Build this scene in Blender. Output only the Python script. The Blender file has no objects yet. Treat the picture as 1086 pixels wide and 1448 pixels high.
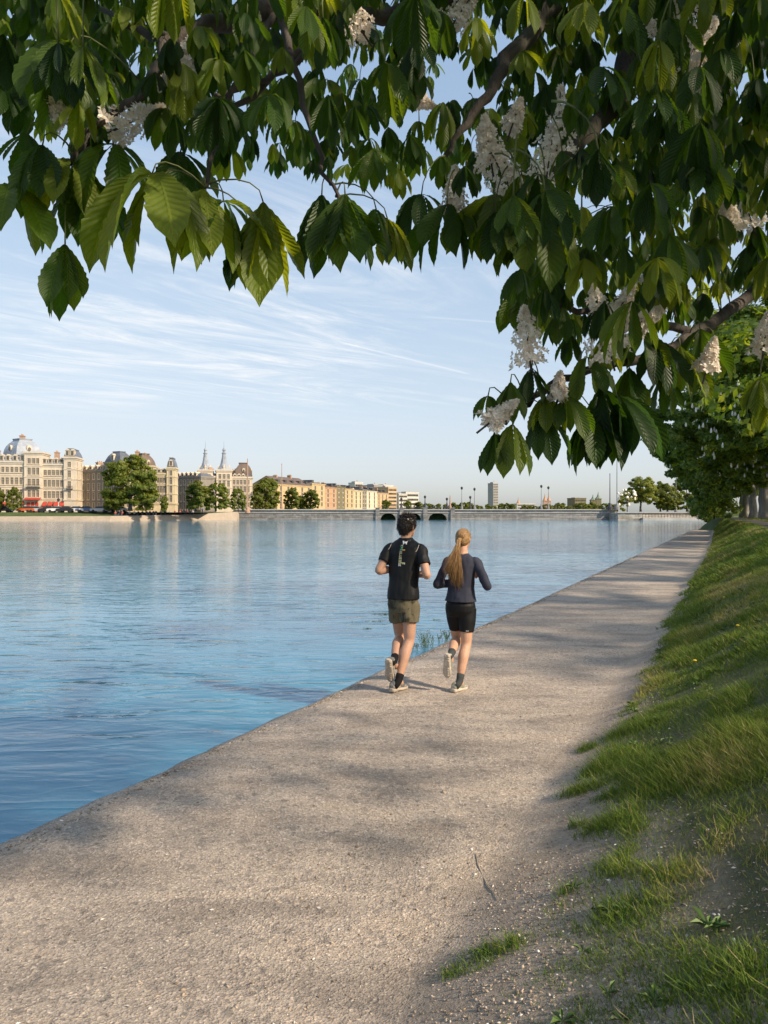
import bpy, bmesh, math, random
import numpy as np
from mathutils import Vector, Matrix, noise as mnoise
from mathutils.bvhtree import BVHTree

SC = bpy.context.scene
COL = SC.collection
R = math.radians
F = 1046.0          # focal length in photo pixels (26 mm on a 36 mm tall frame)
CAMZ = 1.8
WZ = -0.30          # water level
SD = np.array((0.4254, 0.905)); SN = np.array((0.905, -0.4254))   # along / across the lakeside path

def at(px, py, Y):
    return Vector(((px - 543) / F * Y, Y, CAMZ - (py - 724) / F * Y))
def st(s, t, z=0.0):
    return Vector((SN[0] * s + SD[0] * t, SN[1] * s + SD[1] * t, z))

def tag(o, label=None, cat=None, group=None, kind=None):
    if label: o['label'] = label
    if cat: o['category'] = cat
    if group: o['group'] = group
    if kind: o['kind'] = kind
    return o

def empty(name, loc=(0, 0, 0), rz=0.0):
    o = bpy.data.objects.new(name, None); COL.objects.link(o)
    o.location = loc; o.rotation_euler = (0, 0, rz); o.empty_display_size = 0.2
    return o

def copy_tree(o, parent=None):
    c = o.copy(); COL.objects.link(c)
    if parent is not None: c.parent = parent
    for ch in list(o.children): copy_tree(ch, c)
    return c

def link_mesh(name, me, mat=None, parent=None, smooth=False):
    if mat is not None and len(me.materials) == 0:
        for m in (mat if isinstance(mat, (list, tuple)) else [mat]): me.materials.append(m)
    if smooth and len(me.polygons):
        me.polygons.foreach_set('use_smooth', np.ones(len(me.polygons), dtype=bool))
    o = bpy.data.objects.new(name, me); COL.objects.link(o)
    if parent is not None: o.parent = parent
    return o

def np_mesh(name, V, faces_list, uv=None, attrs=None):
    """V (n,3); faces_list = list of int arrays (m,k). uv = per-loop (L,2) in face order. attrs = {name: per-vertex float}"""
    me = bpy.data.meshes.new(name)
    me.vertices.add(len(V)); me.vertices.foreach_set('co', np.asarray(V, dtype=np.float32).ravel())
    loops = np.concatenate([f.ravel() for f in faces_list]).astype(np.int32)
    sizes = np.concatenate([np.full(len(f), f.shape[1], dtype=np.int32) for f in faces_list])
    starts = np.concatenate([[0], np.cumsum(sizes)[:-1]]).astype(np.int32)
    me.loops.add(len(loops)); me.loops.foreach_set('vertex_index', loops)
    me.polygons.add(len(sizes)); me.polygons.foreach_set('loop_start', starts); me.polygons.foreach_set('loop_total', sizes)
    if uv is not None:
        l = me.uv_layers.new(name='UVMap'); l.data.foreach_set('uv', np.asarray(uv[loops], dtype=np.float32).ravel())
    if attrs:
        for k, a in attrs.items():
            at_ = me.attributes.new(k, 'FLOAT', 'POINT'); at_.data.foreach_set('value', np.asarray(a, dtype=np.float32))
    me.update(); me.validate()
    return me

class MB:
    """collects simple solids and links them as one mesh object"""
    def __init__(s): s.v = []; s.f = []; s.m = []; s.cur = 0
    def mat(s, i): s.cur = i; return s
    def add(s, vs, fs):
        n = len(s.v); s.v.extend([tuple(p) for p in vs])
        for f in fs: s.f.append(tuple(i + n for i in f)); s.m.append(s.cur)
        return s
    def box(s, x0, x1, y0, y1, z0, z1, tx=0.0, ty=0.0):
        """axis box; tx, ty inset the top"""
        vs = [(x0, y0, z0), (x1, y0, z0), (x1, y1, z0), (x0, y1, z0), (x0 + tx, y0 + ty, z1), (x1 - tx, y0 + ty, z1), (x1 - tx, y1 - ty, z1), (x0 + tx, y1 - ty, z1)]
        return s.add(vs, [(0, 3, 2, 1), (4, 5, 6, 7), (0, 1, 5, 4), (1, 2, 6, 5), (2, 3, 7, 6), (3, 0, 4, 7)])
    def ngon_tube(s, rings, cap=True):
        """rings: list of lists of points, same length"""
        n = len(rings[0]); vs = [p for r in rings for p in r]; fs = []
        for i in range(len(rings) - 1):
            for j in range(n):
                k = (j + 1) % n
                fs.append((i * n + j, i * n + k, (i + 1) * n + k, (i + 1) * n + j))
        if cap:
            fs.append(tuple(range(n - 1, -1, -1))); fs.append(tuple((len(rings) - 1) * n + j for j in range(n)))
        return s.add(vs, fs)
    def tube(s, pts, rad, n=8, cap=True):
        pts = [Vector(p) for p in pts]
        if not isinstance(rad, (list, tuple)): rad = [rad] * len(pts)
        rings = []; ref = None
        for i, p in enumerate(pts):
            d = (pts[min(i + 1, len(pts) - 1)] - pts[max(i - 1, 0)])
            d = d.normalized() if d.length > 1e-9 else Vector((0, 0, 1))
            if ref is None: ref = Vector((1, 0, 0)) if abs(d.x) < 0.8 else Vector((0, 1, 0))
            a = (ref - d * ref.dot(d)).normalized(); b = d.cross(a); ref = a
            rings.append([p + (a * math.cos(2 * math.pi * k / n) + b * math.sin(2 * math.pi * k / n)) * rad[i] for k in range(n)])
        return s.ngon_tube(rings, cap)
    def lathe(s, prof, n=16, c=(0, 0, 0), rot=0.0):
        c = Vector(c)
        rings = [[c + Vector((r * math.cos(rot + 2 * math.pi * k / n), r * math.sin(rot + 2 * math.pi * k / n), z)) for k in range(n)] for r, z in prof]
        return s.ngon_tube(rings)
    def loft(s, rings, n=20, p=2.0):
        """rings: (center, u, v, ru, rv): superellipse sections"""
        rr = []
        for c, u, v, ru, rv in rings:
            c = Vector(c); u = Vector(u); v = Vector(v); ring = []
            for k in range(n):
                a = 2 * math.pi * k / n; ca, sa = math.cos(a), math.sin(a)
                x = math.copysign(abs(ca) ** (2 / p), ca); y = math.copysign(abs(sa) ** (2 / p), sa)
                ring.append(c + u * (x * ru) + v * (y * rv))
            rr.append(ring)
        return s.ngon_tube(rr)
    def ball(s, c, rx, ry=None, rz=None, n=16, m=10, M=None):
        ry = rx if ry is None else ry; rz = rx if rz is None else rz; c = Vector(c)
        rings = []
        for i in range(1, m):
            th = math.pi * i / m
            ring = []
            for k in range(n):
                a = 2 * math.pi * k / n
                q = Vector((rx * math.sin(th) * math.cos(a), ry * math.sin(th) * math.sin(a), -rz * math.cos(th)))
                if M is not None: q = M @ q
                ring.append(c + q)
            rings.append(ring)
        return s.ngon_tube(rings)
    def mesh(s, name):
        me = bpy.data.meshes.new(name); me.from_pydata(s.v, [], s.f); me.update()
        return me
    def build(s, name, mats, parent=None, smooth=False):
        me = s.mesh(name)
        mats = mats if isinstance(mats, (list, tuple)) else [mats]
        for m in mats: me.materials.append(m)
        if len(mats) > 1: me.polygons.foreach_set('material_index', s.m)
        return link_mesh(name, me, None, parent, smooth)

def remeshed(mb, voxel, smooth_it=4, fac=0.5):
    """one continuous skin from overlapping solids"""
    me = mb.mesh('tmp'); o = bpy.data.objects.new('tmp', me); COL.objects.link(o)
    m = o.modifiers.new('r', 'REMESH'); m.mode = 'VOXEL'; m.voxel_size = voxel
    if smooth_it:
        q = o.modifiers.new('s', 'SMOOTH'); q.iterations = smooth_it; q.factor = fac
    dg = bpy.context.evaluated_depsgraph_get(); dg.update()
    out = bpy.data.meshes.new_from_object(o.evaluated_get(dg))
    bpy.data.objects.remove(o); bpy.data.meshes.remove(me)
    return out

# ---------- numpy value noise
def vnoise(x, y, seed=0):
    x = np.asarray(x, dtype=np.float64); y = np.asarray(y, dtype=np.float64)
    xi = np.floor(x).astype(np.int64); yi = np.floor(y).astype(np.int64); xf = x - xi; yf = y - yi
    xf = xf * xf * (3 - 2 * xf); yf = yf * yf * (3 - 2 * yf)
    def h(i, j):
        n = (i * 374761393 + j * 668265263 + seed * 1442695041) & 0xffffffff
        n = ((n ^ (n >> 13)) * 1274126177) & 0xffffffff
        return ((n ^ (n >> 16)) & 0xffff) / 65535.0
    return (h(xi, yi) * (1 - xf) + h(xi + 1, yi) * xf) * (1 - yf) + (h(xi, yi + 1) * (1 - xf) + h(xi + 1, yi + 1) * xf) * yf
def fbm(x, y, o=4, seed=0):
    a = 0.5; t = 0; n = 0
    for i in range(o):
        t = t + a * vnoise(np.asarray(x) * 2 ** i, np.asarray(y) * 2 ** i, seed + i); n += a; a *= 0.5
    return t / n

# ---------- materials
class NT:
    def __init__(s, name):
        s.m = bpy.data.materials.new(name); s.m.use_nodes = True
        s.t = s.m.node_tree; s.b = s.t.nodes['Principled BSDF']; s.out = s.t.nodes['Material Output']
    def n(s, typ, **kw):
        d = s.t.nodes.new(typ)
        for k, v in kw.items():
            if k in d.inputs.keys() if isinstance(k, str) else False: d.inputs[k].default_value = v
            else: setattr(d, k, v)
        return d
    def l(s, a, b): s.t.links.new(a, b)
    def pos(s): return s.n('ShaderNodeNewGeometry').outputs['Position']
    def obj(s): return s.n('ShaderNodeTexCoord').outputs['Object']
    def math(s, op, a, b=None, c=None, clamp=False):
        d = s.n('ShaderNodeMath', operation=op); d.use_clamp = clamp
        for i, x in enumerate((a, b, c)):
            if x is None: continue
            if isinstance(x, (int, float)): d.inputs[i].default_value = x
            else: s.l(x, d.inputs[i])
        return d.outputs[0]
    def noise(s, vec, scale, detail=4, rough=0.55, dist=0.0, sc=None, rot=None):
        if sc is not None or rot is not None:
            mp = s.n('ShaderNodeMapping'); s.l(vec, mp.inputs['Vector'])
            if sc is not None: mp.inputs['Scale'].default_value = sc
            if rot is not None: mp.inputs['Rotation'].default_value = rot
            vec = mp.outputs[0]
        d = s.n('ShaderNodeTexNoise'); s.l(vec, d.inputs['Vector'])
        d.inputs['Scale'].default_value = scale; d.inputs['Detail'].default_value = detail
        d.inputs['Roughness'].default_value = rough; d.inputs['Distortion'].default_value = dist
        return d.outputs['Fac']
    def ramp(s, fac, stops, interp='LINEAR'):
        d = s.n('ShaderNodeValToRGB'); d.color_ramp.interpolation = interp; e = d.color_ramp.elements
        while len(e) < len(stops): e.new(0.5)
        for i, (p, c) in enumerate(stops):
            e[i].position = p; e[i].color = (c[0], c[1], c[2], 1) if not isinstance(c, (int, float)) else (c, c, c, 1)
        s.l(fac, d.inputs[0]); return d.outputs[0]
    def mix(s, fac, a, b, blend='MIX'):
        d = s.n('ShaderNodeMix', data_type='RGBA', blend_type=blend)
        for k, x in ((0, fac), (6, a), (7, b)):
            if isinstance(x, (int, float)): d.inputs[k].default_value = x
            elif isinstance(x, (tuple, list)): d.inputs[k].default_value = (x[0], x[1], x[2], 1)
            else: s.l(x, d.inputs[k])
        return d.outputs[2]
    def color(s, x):
        if isinstance(x, (tuple, list)): s.b.inputs['Base Color'].default_value = (x[0], x[1], x[2], 1)
        else: s.l(x, s.b.inputs['Base Color'])
    def bump(s, h, dist, strength=1.0, prev=None):
        d = s.n('ShaderNodeBump'); d.inputs['Strength'].default_value = strength; d.inputs['Distance'].default_value = dist
        s.l(h, d.inputs['Height'])
        if prev is not None: s.l(prev, d.inputs['Normal'])
        return d.outputs[0]
    def rough(s, x):
        if isinstance(x, (int, float)): s.b.inputs['Roughness'].default_value = x
        else: s.l(x, s.b.inputs['Roughness'])

def simple(name, c, rough=0.7, var=0.25, scale=3.0, bump=0.0, bscale=None, metallic=0.0, spec=None):
    t = NT(name); o = t.obj()
    f = t.noise(o, scale, 5, 0.6)
    lo = tuple(x * (1 - var) for x in c); hi = tuple(min(1, x * (1 + var)) for x in c)
    t.color(t.ramp(f, [(0.3, lo), (0.7, hi)])); t.rough(rough); t.b.inputs['Metallic'].default_value = metallic
    if spec is not None: t.b.inputs['Specular IOR Level'].default_value = spec
    if bump:
        t.l(t.bump(t.noise(o, bscale or scale * 6, 5, 0.6), bump), t.b.inputs['Normal'])
    return t.m

# ---------- camera, sun, sky
cam_d = bpy.data.cameras.new('camera'); cam = bpy.data.objects.new('camera', cam_d); COL.objects.link(cam)
cam.location = (0, 0, CAMZ); cam.rotation_euler = (R(90), 0, 0)
cam_d.sensor_fit = 'VERTICAL'; cam_d.sensor_height = 36.0; cam_d.sensor_width = 27.0; cam_d.lens = 26.0
cam_d.clip_start = 0.05; cam_d.clip_end = 12000
cam_d.dof.use_dof = False
SC.camera = cam
SC.render.resolution_x = 768; SC.render.resolution_y = 1024

SUN_EL = R(35); SUN_H = Vector((0.86, -0.51)).normalized()
S = Vector((SUN_H.x * math.cos(SUN_EL), SUN_H.y * math.cos(SUN_EL), math.sin(SUN_EL)))
ld = bpy.data.lights.new('sun', 'SUN'); ld.energy = 2.0; ld.angle = R(3.0); ld.color = (1.0, 0.83, 0.63)
lo_ = bpy.data.objects.new('sun', ld); COL.objects.link(lo_); lo_.rotation_euler = S.to_track_quat('Z', 'Y').to_euler(); lo_.location = S * 50

W = bpy.data.worlds.new('World'); SC.world = W; W.use_nodes = True
wt = W.node_tree; bg = wt.nodes['Background']
def wn(typ, **kw):
    d = wt.nodes.new(typ)
    for k, v in kw.items(): setattr(d, k, v)
    return d
def wmath(op, a, b=None, c=None, clamp=False):
    d = wn('ShaderNodeMath', operation=op); d.use_clamp = clamp
    for i, x in enumerate((a, b, c)):
        if x is None: continue
        if isinstance(x, (int, float)): d.inputs[i].default_value = x
        else: wt.links.new(x, d.inputs[i])
    return d.outputs[0]
sky = wn('ShaderNodeTexSky'); sky.sky_type = 'NISHITA'; sky.sun_disc = False
sky.sun_elevation = SUN_EL; sky.sun_rotation = math.atan2(S.x, S.y)
sky.air_density = 1.0; sky.dust_density = 1.7; sky.ozone_density = 1.6; sky.altitude = 20
tc = wn('ShaderNodeTexCoord'); sep = wn('ShaderNodeSeparateXYZ'); wt.links.new(tc.outputs['Generated'], sep.inputs[0])
dx, dy, dz = sep.outputs
# cirrus on a flat sheet far above: streaks converge towards the horizon as real ones do
den = wmath('MAXIMUM', wmath('ADD', dz, 0.05), 0.02)
cu = wmath('DIVIDE', dx, den); cv = wmath('DIVIDE', dy, den)
cmb = wn('ShaderNodeCombineXYZ'); wt.links.new(cu, cmb.inputs[0]); wt.links.new(cv, cmb.inputs[1])
def cnoise(scale, sc, rot, detail, dist, rough=0.6):
    m1 = wn('ShaderNodeMapping'); m1.inputs['Rotation'].default_value = (0, 0, rot); wt.links.new(cmb.outputs[0], m1.inputs[0])
    m2 = wn('ShaderNodeMapping'); m2.inputs['Scale'].default_value = sc; wt.links.new(m1.outputs[0], m2.inputs[0])
    d = wn('ShaderNodeTexNoise'); wt.links.new(m2.outputs[0], d.inputs['Vector'])
    d.inputs['Scale'].default_value = scale; d.inputs['Detail'].default_value = detail; d.inputs['Distortion'].default_value = dist; d.inputs['Roughness'].default_value = rough
    return d.outputs['Fac']
def cramp(x, a, b):
    d = wn('ShaderNodeMapRange', interpolation_type='SMOOTHSTEP'); wt.links.new(x, d.inputs[0]); d.inputs[1].default_value = a; d.inputs[2].default_value = b
    return d.outputs[0]
streak = wmath('MULTIPLY', cramp(cnoise(1.25, (0.42, 1.7, 1), R(-36), 10, 2.2, 0.72), 0.40, 0.78), cramp(cnoise(0.9, (0.5, 1.0, 1), R(20), 4, 0.6), 0.28, 0.58))
patch = cramp(cnoise(0.42, (0.8, 1, 1), R(-20), 3, 0.3), 0.40, 0.66)
fine = cramp(cnoise(3.0, (0.5, 2.0, 1), R(-55), 7, 1.6), 0.45, 0.85)
lowband = wmath('MULTIPLY', cramp(dz, 0.10, 0.17), wmath('SUBTRACT', 1.0, cramp(dz, 0.30, 0.5)))
leftm = wmath('SUBTRACT', 1.0, cramp(dx, -0.12, 0.22))
c1 = wmath('MULTIPLY', wmath('MULTIPLY', streak, lowband), wmath('MULTIPLY_ADD', leftm, 0.85, 0.15))
c2 = wmath('MULTIPLY', wmath('MULTIPLY', fine, patch), wmath('MULTIPLY', lowband, 0.35))
cl = wmath('ADD', c1, c2, clamp=True)
def trail(p, q, w, amt):
    a = (at(*p, 1) - Vector((0, 0, CAMZ))).normalized(); b = (at(*q, 1) - Vector((0, 0, CAMZ))).normalized()
    nn = a.cross(b).normalized(); mid = (a + b).normalized(); half = math.cos(a.angle(b) / 2)
    def dot(v):
        d = wn('ShaderNodeVectorMath', operation='DOT_PRODUCT'); wt.links.new(tc.outputs['Generated'], d.inputs[0]); d.inputs[1].default_value = v
        return d.outputs['Value']
    k = wmath('DIVIDE', dot(nn), w)
    g = wmath('POWER', 2.718, wmath('MULTIPLY', wmath('MULTIPLY', k, k), -1.0))
    return wmath('MULTIPLY', wmath('MULTIPLY', g, cramp(dot(mid), half, half + 0.0012)), amt)
cl = wmath('ADD', cl, trail((478, 483), (668, 530), 0.0011, 0.36), clamp=True)
cl = wmath('ADD', cl, trail((535, 601), (582, 599), 0.0013, 0.4), clamp=True)
cl = wmath('ADD', cl, trail((590, 447), (760, 460), 0.0012, 0.2), clamp=True)
def wvec(op, a, b):
    d = wn('ShaderNodeVectorMath', operation=op)
    for i, x in enumerate((a, b)):
        if isinstance(x, tuple): d.inputs[i].default_value = x
        else: wt.links.new(x, d.inputs[i])
    return d.outputs[0]
B_ = 2.4; soft = wvec('MULTIPLY', wvec('DIVIDE', sky.outputs[0], wvec('ADD', wvec('MULTIPLY', sky.outputs[0], (1 / B_,) * 3), (1.0, 1.0, 1.0))), (1.12, 1.15, 1.23))
mx = wn('ShaderNodeMix', data_type='RGBA'); wt.links.new(wmath('MULTIPLY', cl, 1.0), mx.inputs[0]); wt.links.new(soft, mx.inputs[6])
mx.inputs[7].default_value = (2.25, 2.27, 2.30, 1)
wt.links.new(mx.outputs[2], bg.inputs['Color']); bg.inputs['Strength'].default_value = 0.15
vs_ = SC.view_settings; vs_.view_transform = 'Standard'; vs_.look = 'None'; vs_.gamma = 1; vs_.exposure = 1.6
SC.cycles.use_denoising = True
SC.cycles.max_bounces = 8; SC.cycles.diffuse_bounces = 4; SC.cycles.glossy_bounces = 3; SC.cycles.transmission_bounces = 4; SC.cycles.transparent_max_bounces = 6
SC.cycles.sample_clamp_indirect = 4.0
# ================= ground, path, bank, water =================
def s_of(t, pos):
    d = t.n('ShaderNodeVectorMath', operation='DOT_PRODUCT'); t.l(pos, d.inputs[0]); d.inputs[1].default_value = (SN[0], SN[1], 0); return d.outputs['Value']
def t_of(t, pos):
    d = t.n('ShaderNodeVectorMath', operation='DOT_PRODUCT'); t.l(pos, d.inputs[0]); d.inputs[1].default_value = (SD[0], SD[1], 0); return d.outputs['Value']

def ground_mat():
    t = NT('gravel_and_soil'); p = t.pos(); s = s_of(t, p)
    big = t.noise(p, 0.55, 5, 0.6); mid = t.noise(p, 4.0, 5, 0.65); fine = t.noise(p, 38, 6, 0.75); lane = t.noise(p, 1.0, 4, 0.6, 0.4, sc=(0.9, 2.6, 1), rot=(0, 0, R(12)))
    c = t.ramp(big, [(0.30, (0.54, 0.465, 0.395)), (0.70, (0.68, 0.585, 0.495))])
    c = t.mix(t.ramp(mid, [(0.42, 0.0), (0.64, 0.40)]), c, (0.46, 0.38, 0.315))
    c = t.mix(t.ramp(lane, [(0.36, 0.6), (0.56, 0.0)]), c, (0.27, 0.235, 0.205)); c = t.mix(t.ramp(lane, [(0.54, 0.0), (0.72, 0.5)]), c, (0.62, 0.50, 0.385))
    # stones: coarse cells, each of its own tone
    vo = t.n('ShaderNodeTexVoronoi', feature='F1'); t.l(p, vo.inputs['Vector']); vo.inputs['Scale'].default_value = 95
    hs = t.n('ShaderNodeSeparateColor'); t.l(vo.outputs['Color'], hs.inputs[0])
    tone = t.ramp(hs.outputs[0], [(0.0, (0.45, 0.43, 0.42)), (0.5, (0.95, 0.93, 0.90)), (0.88, (1.15, 1.10, 1.02)), (1.0, (1.9, 1.85, 1.75))])
    c = t.mix(0.55, c, t.mix(1.0, c, tone, 'MULTIPLY'))
    vo2 = t.n('ShaderNodeTexVoronoi', feature='F1'); t.l(p, vo2.inputs['Vector']); vo2.inputs['Scale'].default_value = 30
    h2 = t.n('ShaderNodeSeparateColor'); t.l(vo2.outputs['Color'], h2.inputs[0])
    c = t.mix(t.ramp(h2.outputs[1], [(0.90, 0.0), (0.93, 0.5)]), c, (0.20, 0.185, 0.17))
    c = t.mix(t.ramp(fine, [(0.36, 0.45), (0.52, 0.0)]), c, (0.20, 0.175, 0.155))
    # brown crumbly margin and soil up the bank
    sm = t.math('ADD', s, t.math('MULTIPLY', t.math('SUBTRACT', t.noise(p, 1.6, 4), 0.5), 0.9))
    soil = t.ramp(t.noise(p, 9, 6, 0.7), [(0.3, (0.29, 0.225, 0.165)), (0.7, (0.50, 0.41, 0.325))])
    c = t.mix(t.ramp(t.math('MULTIPLY_ADD', sm, 0.5, 1.0), [(0.36, 0.0), (0.56, 0.75)]), c, soil)
    under = t.ramp(t.noise(p, 6, 5, 0.7), [(0.3, (0.035, 0.055, 0.018)), (0.6, (0.09, 0.11, 0.035)), (0.8, (0.21, 0.17, 0.10))])
    tl = t_of(t, p)
    gs = t.math('ADD', sm, t.math('MULTIPLY', t.math('SUBTRACT', t.math('MINIMUM', tl, 5.5), 5.5), 0.22))
    c = t.mix(t.ramp(t.math('MULTIPLY_ADD', gs, 0.5, 1.0), [(0.60, 0.0), (0.72, 0.85)]), c, under)
    t.color(c); t.rough(0.92); t.b.inputs['Specular IOR Level'].default_value = 0.25
    nb = t.bump(t.noise(p, 2.2, 5, 0.6), 0.05, 0.6)
    nb = t.bump(t.noise(p, 6.5, 3, 0.5, 0.8), 0.030, 0.7, nb)
    nb = t.bump(t.noise(p, 17, 6, 0.7), 0.022, 0.9, nb)
    nb = t.bump(vo.outputs['Distance'], 0.010, 0.8, nb)
    nb = t.bump(fine, 0.012, 0.9, nb)
    t.l(nb, t.b.inputs['Normal']); return t.m
GM = ground_mat()

S_EDGE, S_BANK, S_TOP, Z_TOP = -3.68, -0.85, 1.0, 1.05
def bend(t, s=2.0):               # the far end of the bank swings gently to the left
    t = np.asarray(t, dtype=float); k = np.clip(t - 20, 0, None); return -0.00045 * k ** 2 * np.clip((np.asarray(s) + 3.68) / 4.7, 0, 1) ** 1.5
def ground_z(s, t):
    s = np.asarray(s, dtype=float); t = np.asarray(t, dtype=float)
    near = np.clip((5.0 - t) / 3.0, 0, 1)
    u = np.clip((s - (S_BANK - 0.25)) / (S_TOP - S_BANK + 0.25), 0, 1)
    prof = u * u * (3 - 2 * u) * 0.25 + u * 0.75
    z = Z_TOP * prof
    z = z + 0.10 * (fbm(s * 1.1 + 3, t * 0.8, 3, 5) - 0.5) * np.clip((s + 1.2) / 0.8, 0, 1) * np.clip((1.3 - s) / 0.4, 0, 1)
    z = z + 0.035 * (fbm(s * 0.7, t * 0.45, 3, 9) - 0.5)
    z = z - 0.05 * np.clip((-3.25 - s) / 0.43, 0, 1) ** 2
    return z
def strip(name, s0, s1, ds, t0, t1, mat, kind='structure', skirt=None, noisy_edge=False):
    ss = np.arange(s0, s1 + 1e-6, ds); ss[-1] = s1
    ts = [t0]
    while ts[-1] < t1: ts.append(ts[-1] + max(0.06, min(3.0, abs(ts[-1]) * 0.018)))
    ts = np.array(ts); Sg, Tg = np.meshgrid(ss, ts)
    Zg = ground_z(Sg, Tg)
    Sx = Sg + bend(Tg, Sg)
    if noisy_edge: Sx = Sx + (Sg < s0 + 0.25) * (0.07 * (fbm(Tg * 0.9, Tg * 0 + 2, 4, 3) - 0.5) + 0.03 * (vnoise(Tg * 7, Tg * 0, 8) - 0.5))
    if skirt is not None:      # the crumbling edge that drops into the water
        ex = [(0.03, -0.05), (0.07, -0.14), (0.16, -0.30), (0.6, -0.75)]
        add = [Sx[:, :1] - a for a, _ in reversed(ex)]; addz = [Zg[:, :1] + b for _, b in reversed(ex)]
        Sx = np.concatenate(add + [Sx], 1); Zg = np.concatenate(addz + [Zg], 1); Tg = np.concatenate([Tg[:, :1]] * len(ex) + [Tg], 1)
    X = SN[0] * Sx + SD[0] * Tg; Y = SN[1] * Sx + SD[1] * Tg
    n, m = X.shape; V = np.stack([X, Y, Zg], -1).reshape(-1, 3)
    i = np.arange(n * m).reshape(n, m)
    fs = np.stack([i[:-1, :-1], i[:-1, 1:], i[1:, 1:], i[1:, :-1]], -1).reshape(-1, 4)
    o = link_mesh(name, np_mesh(name, V, [fs]), mat, None, True); tag(o, kind=kind); return o
strip('path', S_EDGE, S_BANK, 0.09, -4.0, 81, GM, skirt=True, noisy_edge=True)
strip('bank', S_BANK, S_TOP + 0.35, 0.07, -4.0, 92, GM)

# upper walkway and the lawn the chestnuts stand on
def walk_mat():
    t = NT('asphalt'); p = t.pos()
    c = t.ramp(t.noise(p, 0.8, 6, 0.65), [(0.3, (0.10, 0.095, 0.09)), (0.7, (0.19, 0.18, 0.165))])
    t.color(t.mix(t.ramp(t.noise(p, 60, 3), [(0.45, 0.35), (0.6, 0)]), c, (0.05, 0.05, 0.05))); t.rough(0.85)
    t.l(t.bump(t.noise(p, 80, 3), 0.004), t.b.inputs['Normal']); return t.m
def lawn_mat():
    t = NT('lawn'); p = t.pos()
    c = t.ramp(t.noise(p, 0.5, 6, 0.7), [(0.3, (0.035, 0.065, 0.015)), (0.6, (0.085, 0.12, 0.03)), (0.8, (0.15, 0.15, 0.055))])
    t.color(c); t.rough(0.9); t.l(t.bump(t.noise(p, 9, 5, 0.7), 0.08), t.b.inputs['Normal']); return t.m
LAWN = lawn_mat(); ASPH = walk_mat()
def ribbon(name, s0, s1, z, t0, t1, mat):
    ts = np.linspace(t0, t1, 40); b = bend(ts)
    V = []
    for k, t in enumerate(ts):
        for s in (s0, s1): q = st(s + b[k], t, z); V.append(q)
    fs = np.array([(2 * k, 2 * k + 1, 2 * k + 3, 2 * k + 2) for k in range(len(ts) - 1)])
    o = link_mesh(name, np_mesh(name, np.array([tuple(v) for v in V]), [fs]), mat); tag(o, kind='structure'); return o
ribbon('walkway', S_TOP + 0.30, 3.3, Z_TOP + 0.035, -30, 125, ASPH)
ribbon('lawn', 3.3, 60, Z_TOP + 0.03, -30, 125, LAWN)

# ---------- lake
def water_mat():
    t = NT('lake_water'); p = t.pos()
    t.color((0.052, 0.215, 0.335)); t.rough(0.035); t.b.inputs['IOR'].default_value = 1.333
    a = t.noise(p, 1.0, 2.0, 0.45, 0.5, sc=(0.85, 2.4, 1), rot=(0, 0, R(9)))
    b = t.noise(p, 1.0, 3, 0.5, 0.4, sc=(2.5, 5.8, 1), rot=(0, 0, R(-14)))
    c = t.noise(p, 1.0, 2, 0.5, 0.0, sc=(8.0, 15.0, 1))
    big = t.noise(p, 1.0, 2, 0.5, 0.3, sc=(0.10, 0.22, 1))
    amp = t.ramp(big, [(0.35, 0.45), (0.65, 1.0)])
    rb = t.math('ABSOLUTE', t.math('MULTIPLY_ADD', b, 2.0, -1.0)); ra = t.math('ABSOLUTE', t.math('MULTIPLY_ADD', a, 2.0, -1.0))
    h = t.math('ADD', t.math('MULTIPLY', ra, -0.75), t.math('MULTIPLY', rb, -0.22)); h = t.math('ADD', h, t.math('MULTIPLY', a, 0.5)); h = t.math('ADD', h, t.math('MULTIPLY', c, 0.03))
    nb = t.bump(t.math('MULTIPLY', h, amp), 0.036, 1.0)
    t.l(nb, t.b.inputs['Normal']); return t.m
wv = np.array([(-900, -60, WZ), (400, -60, WZ), (400, 330, WZ), (-900, 330, WZ)], float)
tag(link_mesh('water', np_mesh('water', wv, [np.array([[0, 1, 2, 3]])]), water_mat()), kind='structure')
lb = wv.copy(); lb[:, 2] = -2.5
tag(link_mesh('lake_bed', np_mesh('lake_bed', lb, [np.array([[0, 1, 2, 3]])]), GM), kind='structure')

# far land behind the quays, out to the horizon
QL = [(-900, 172), (-100, 172), (-63, 175), (-38.5, 201)]
def land(name, poly, z):
    bm = bmesh.new(); fc = bm.faces.new([bm.verts.new((x, y, z)) for x, y in poly]); bmesh.ops.triangulate(bm, faces=[fc])
    r = bmesh.ops.extrude_edge_only(bm, edges=[e for e in bm.edges if e.is_boundary])
    for v in r['geom']:
        if isinstance(v, bmesh.types.BMVert): v.co.z -= 2.6
    me = bpy.data.meshes.new(name); bm.to_mesh(me); bm.free()
    tag(link_mesh(name, me, LAWN), kind='structure')
land('ground', [(-4000, 176), (-99, 176), (-62, 180), (-39.5, 204), (61, 204), (92, 196), (4000, 196), (4000, 9000), (-4000, 9000)], 1.62)
land('park_ground', [(92, 195.9), (60, 125), (42, 86), (40, 40), (90, -60), (4000, -60), (4000, 195.9)], 0.8)

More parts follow.
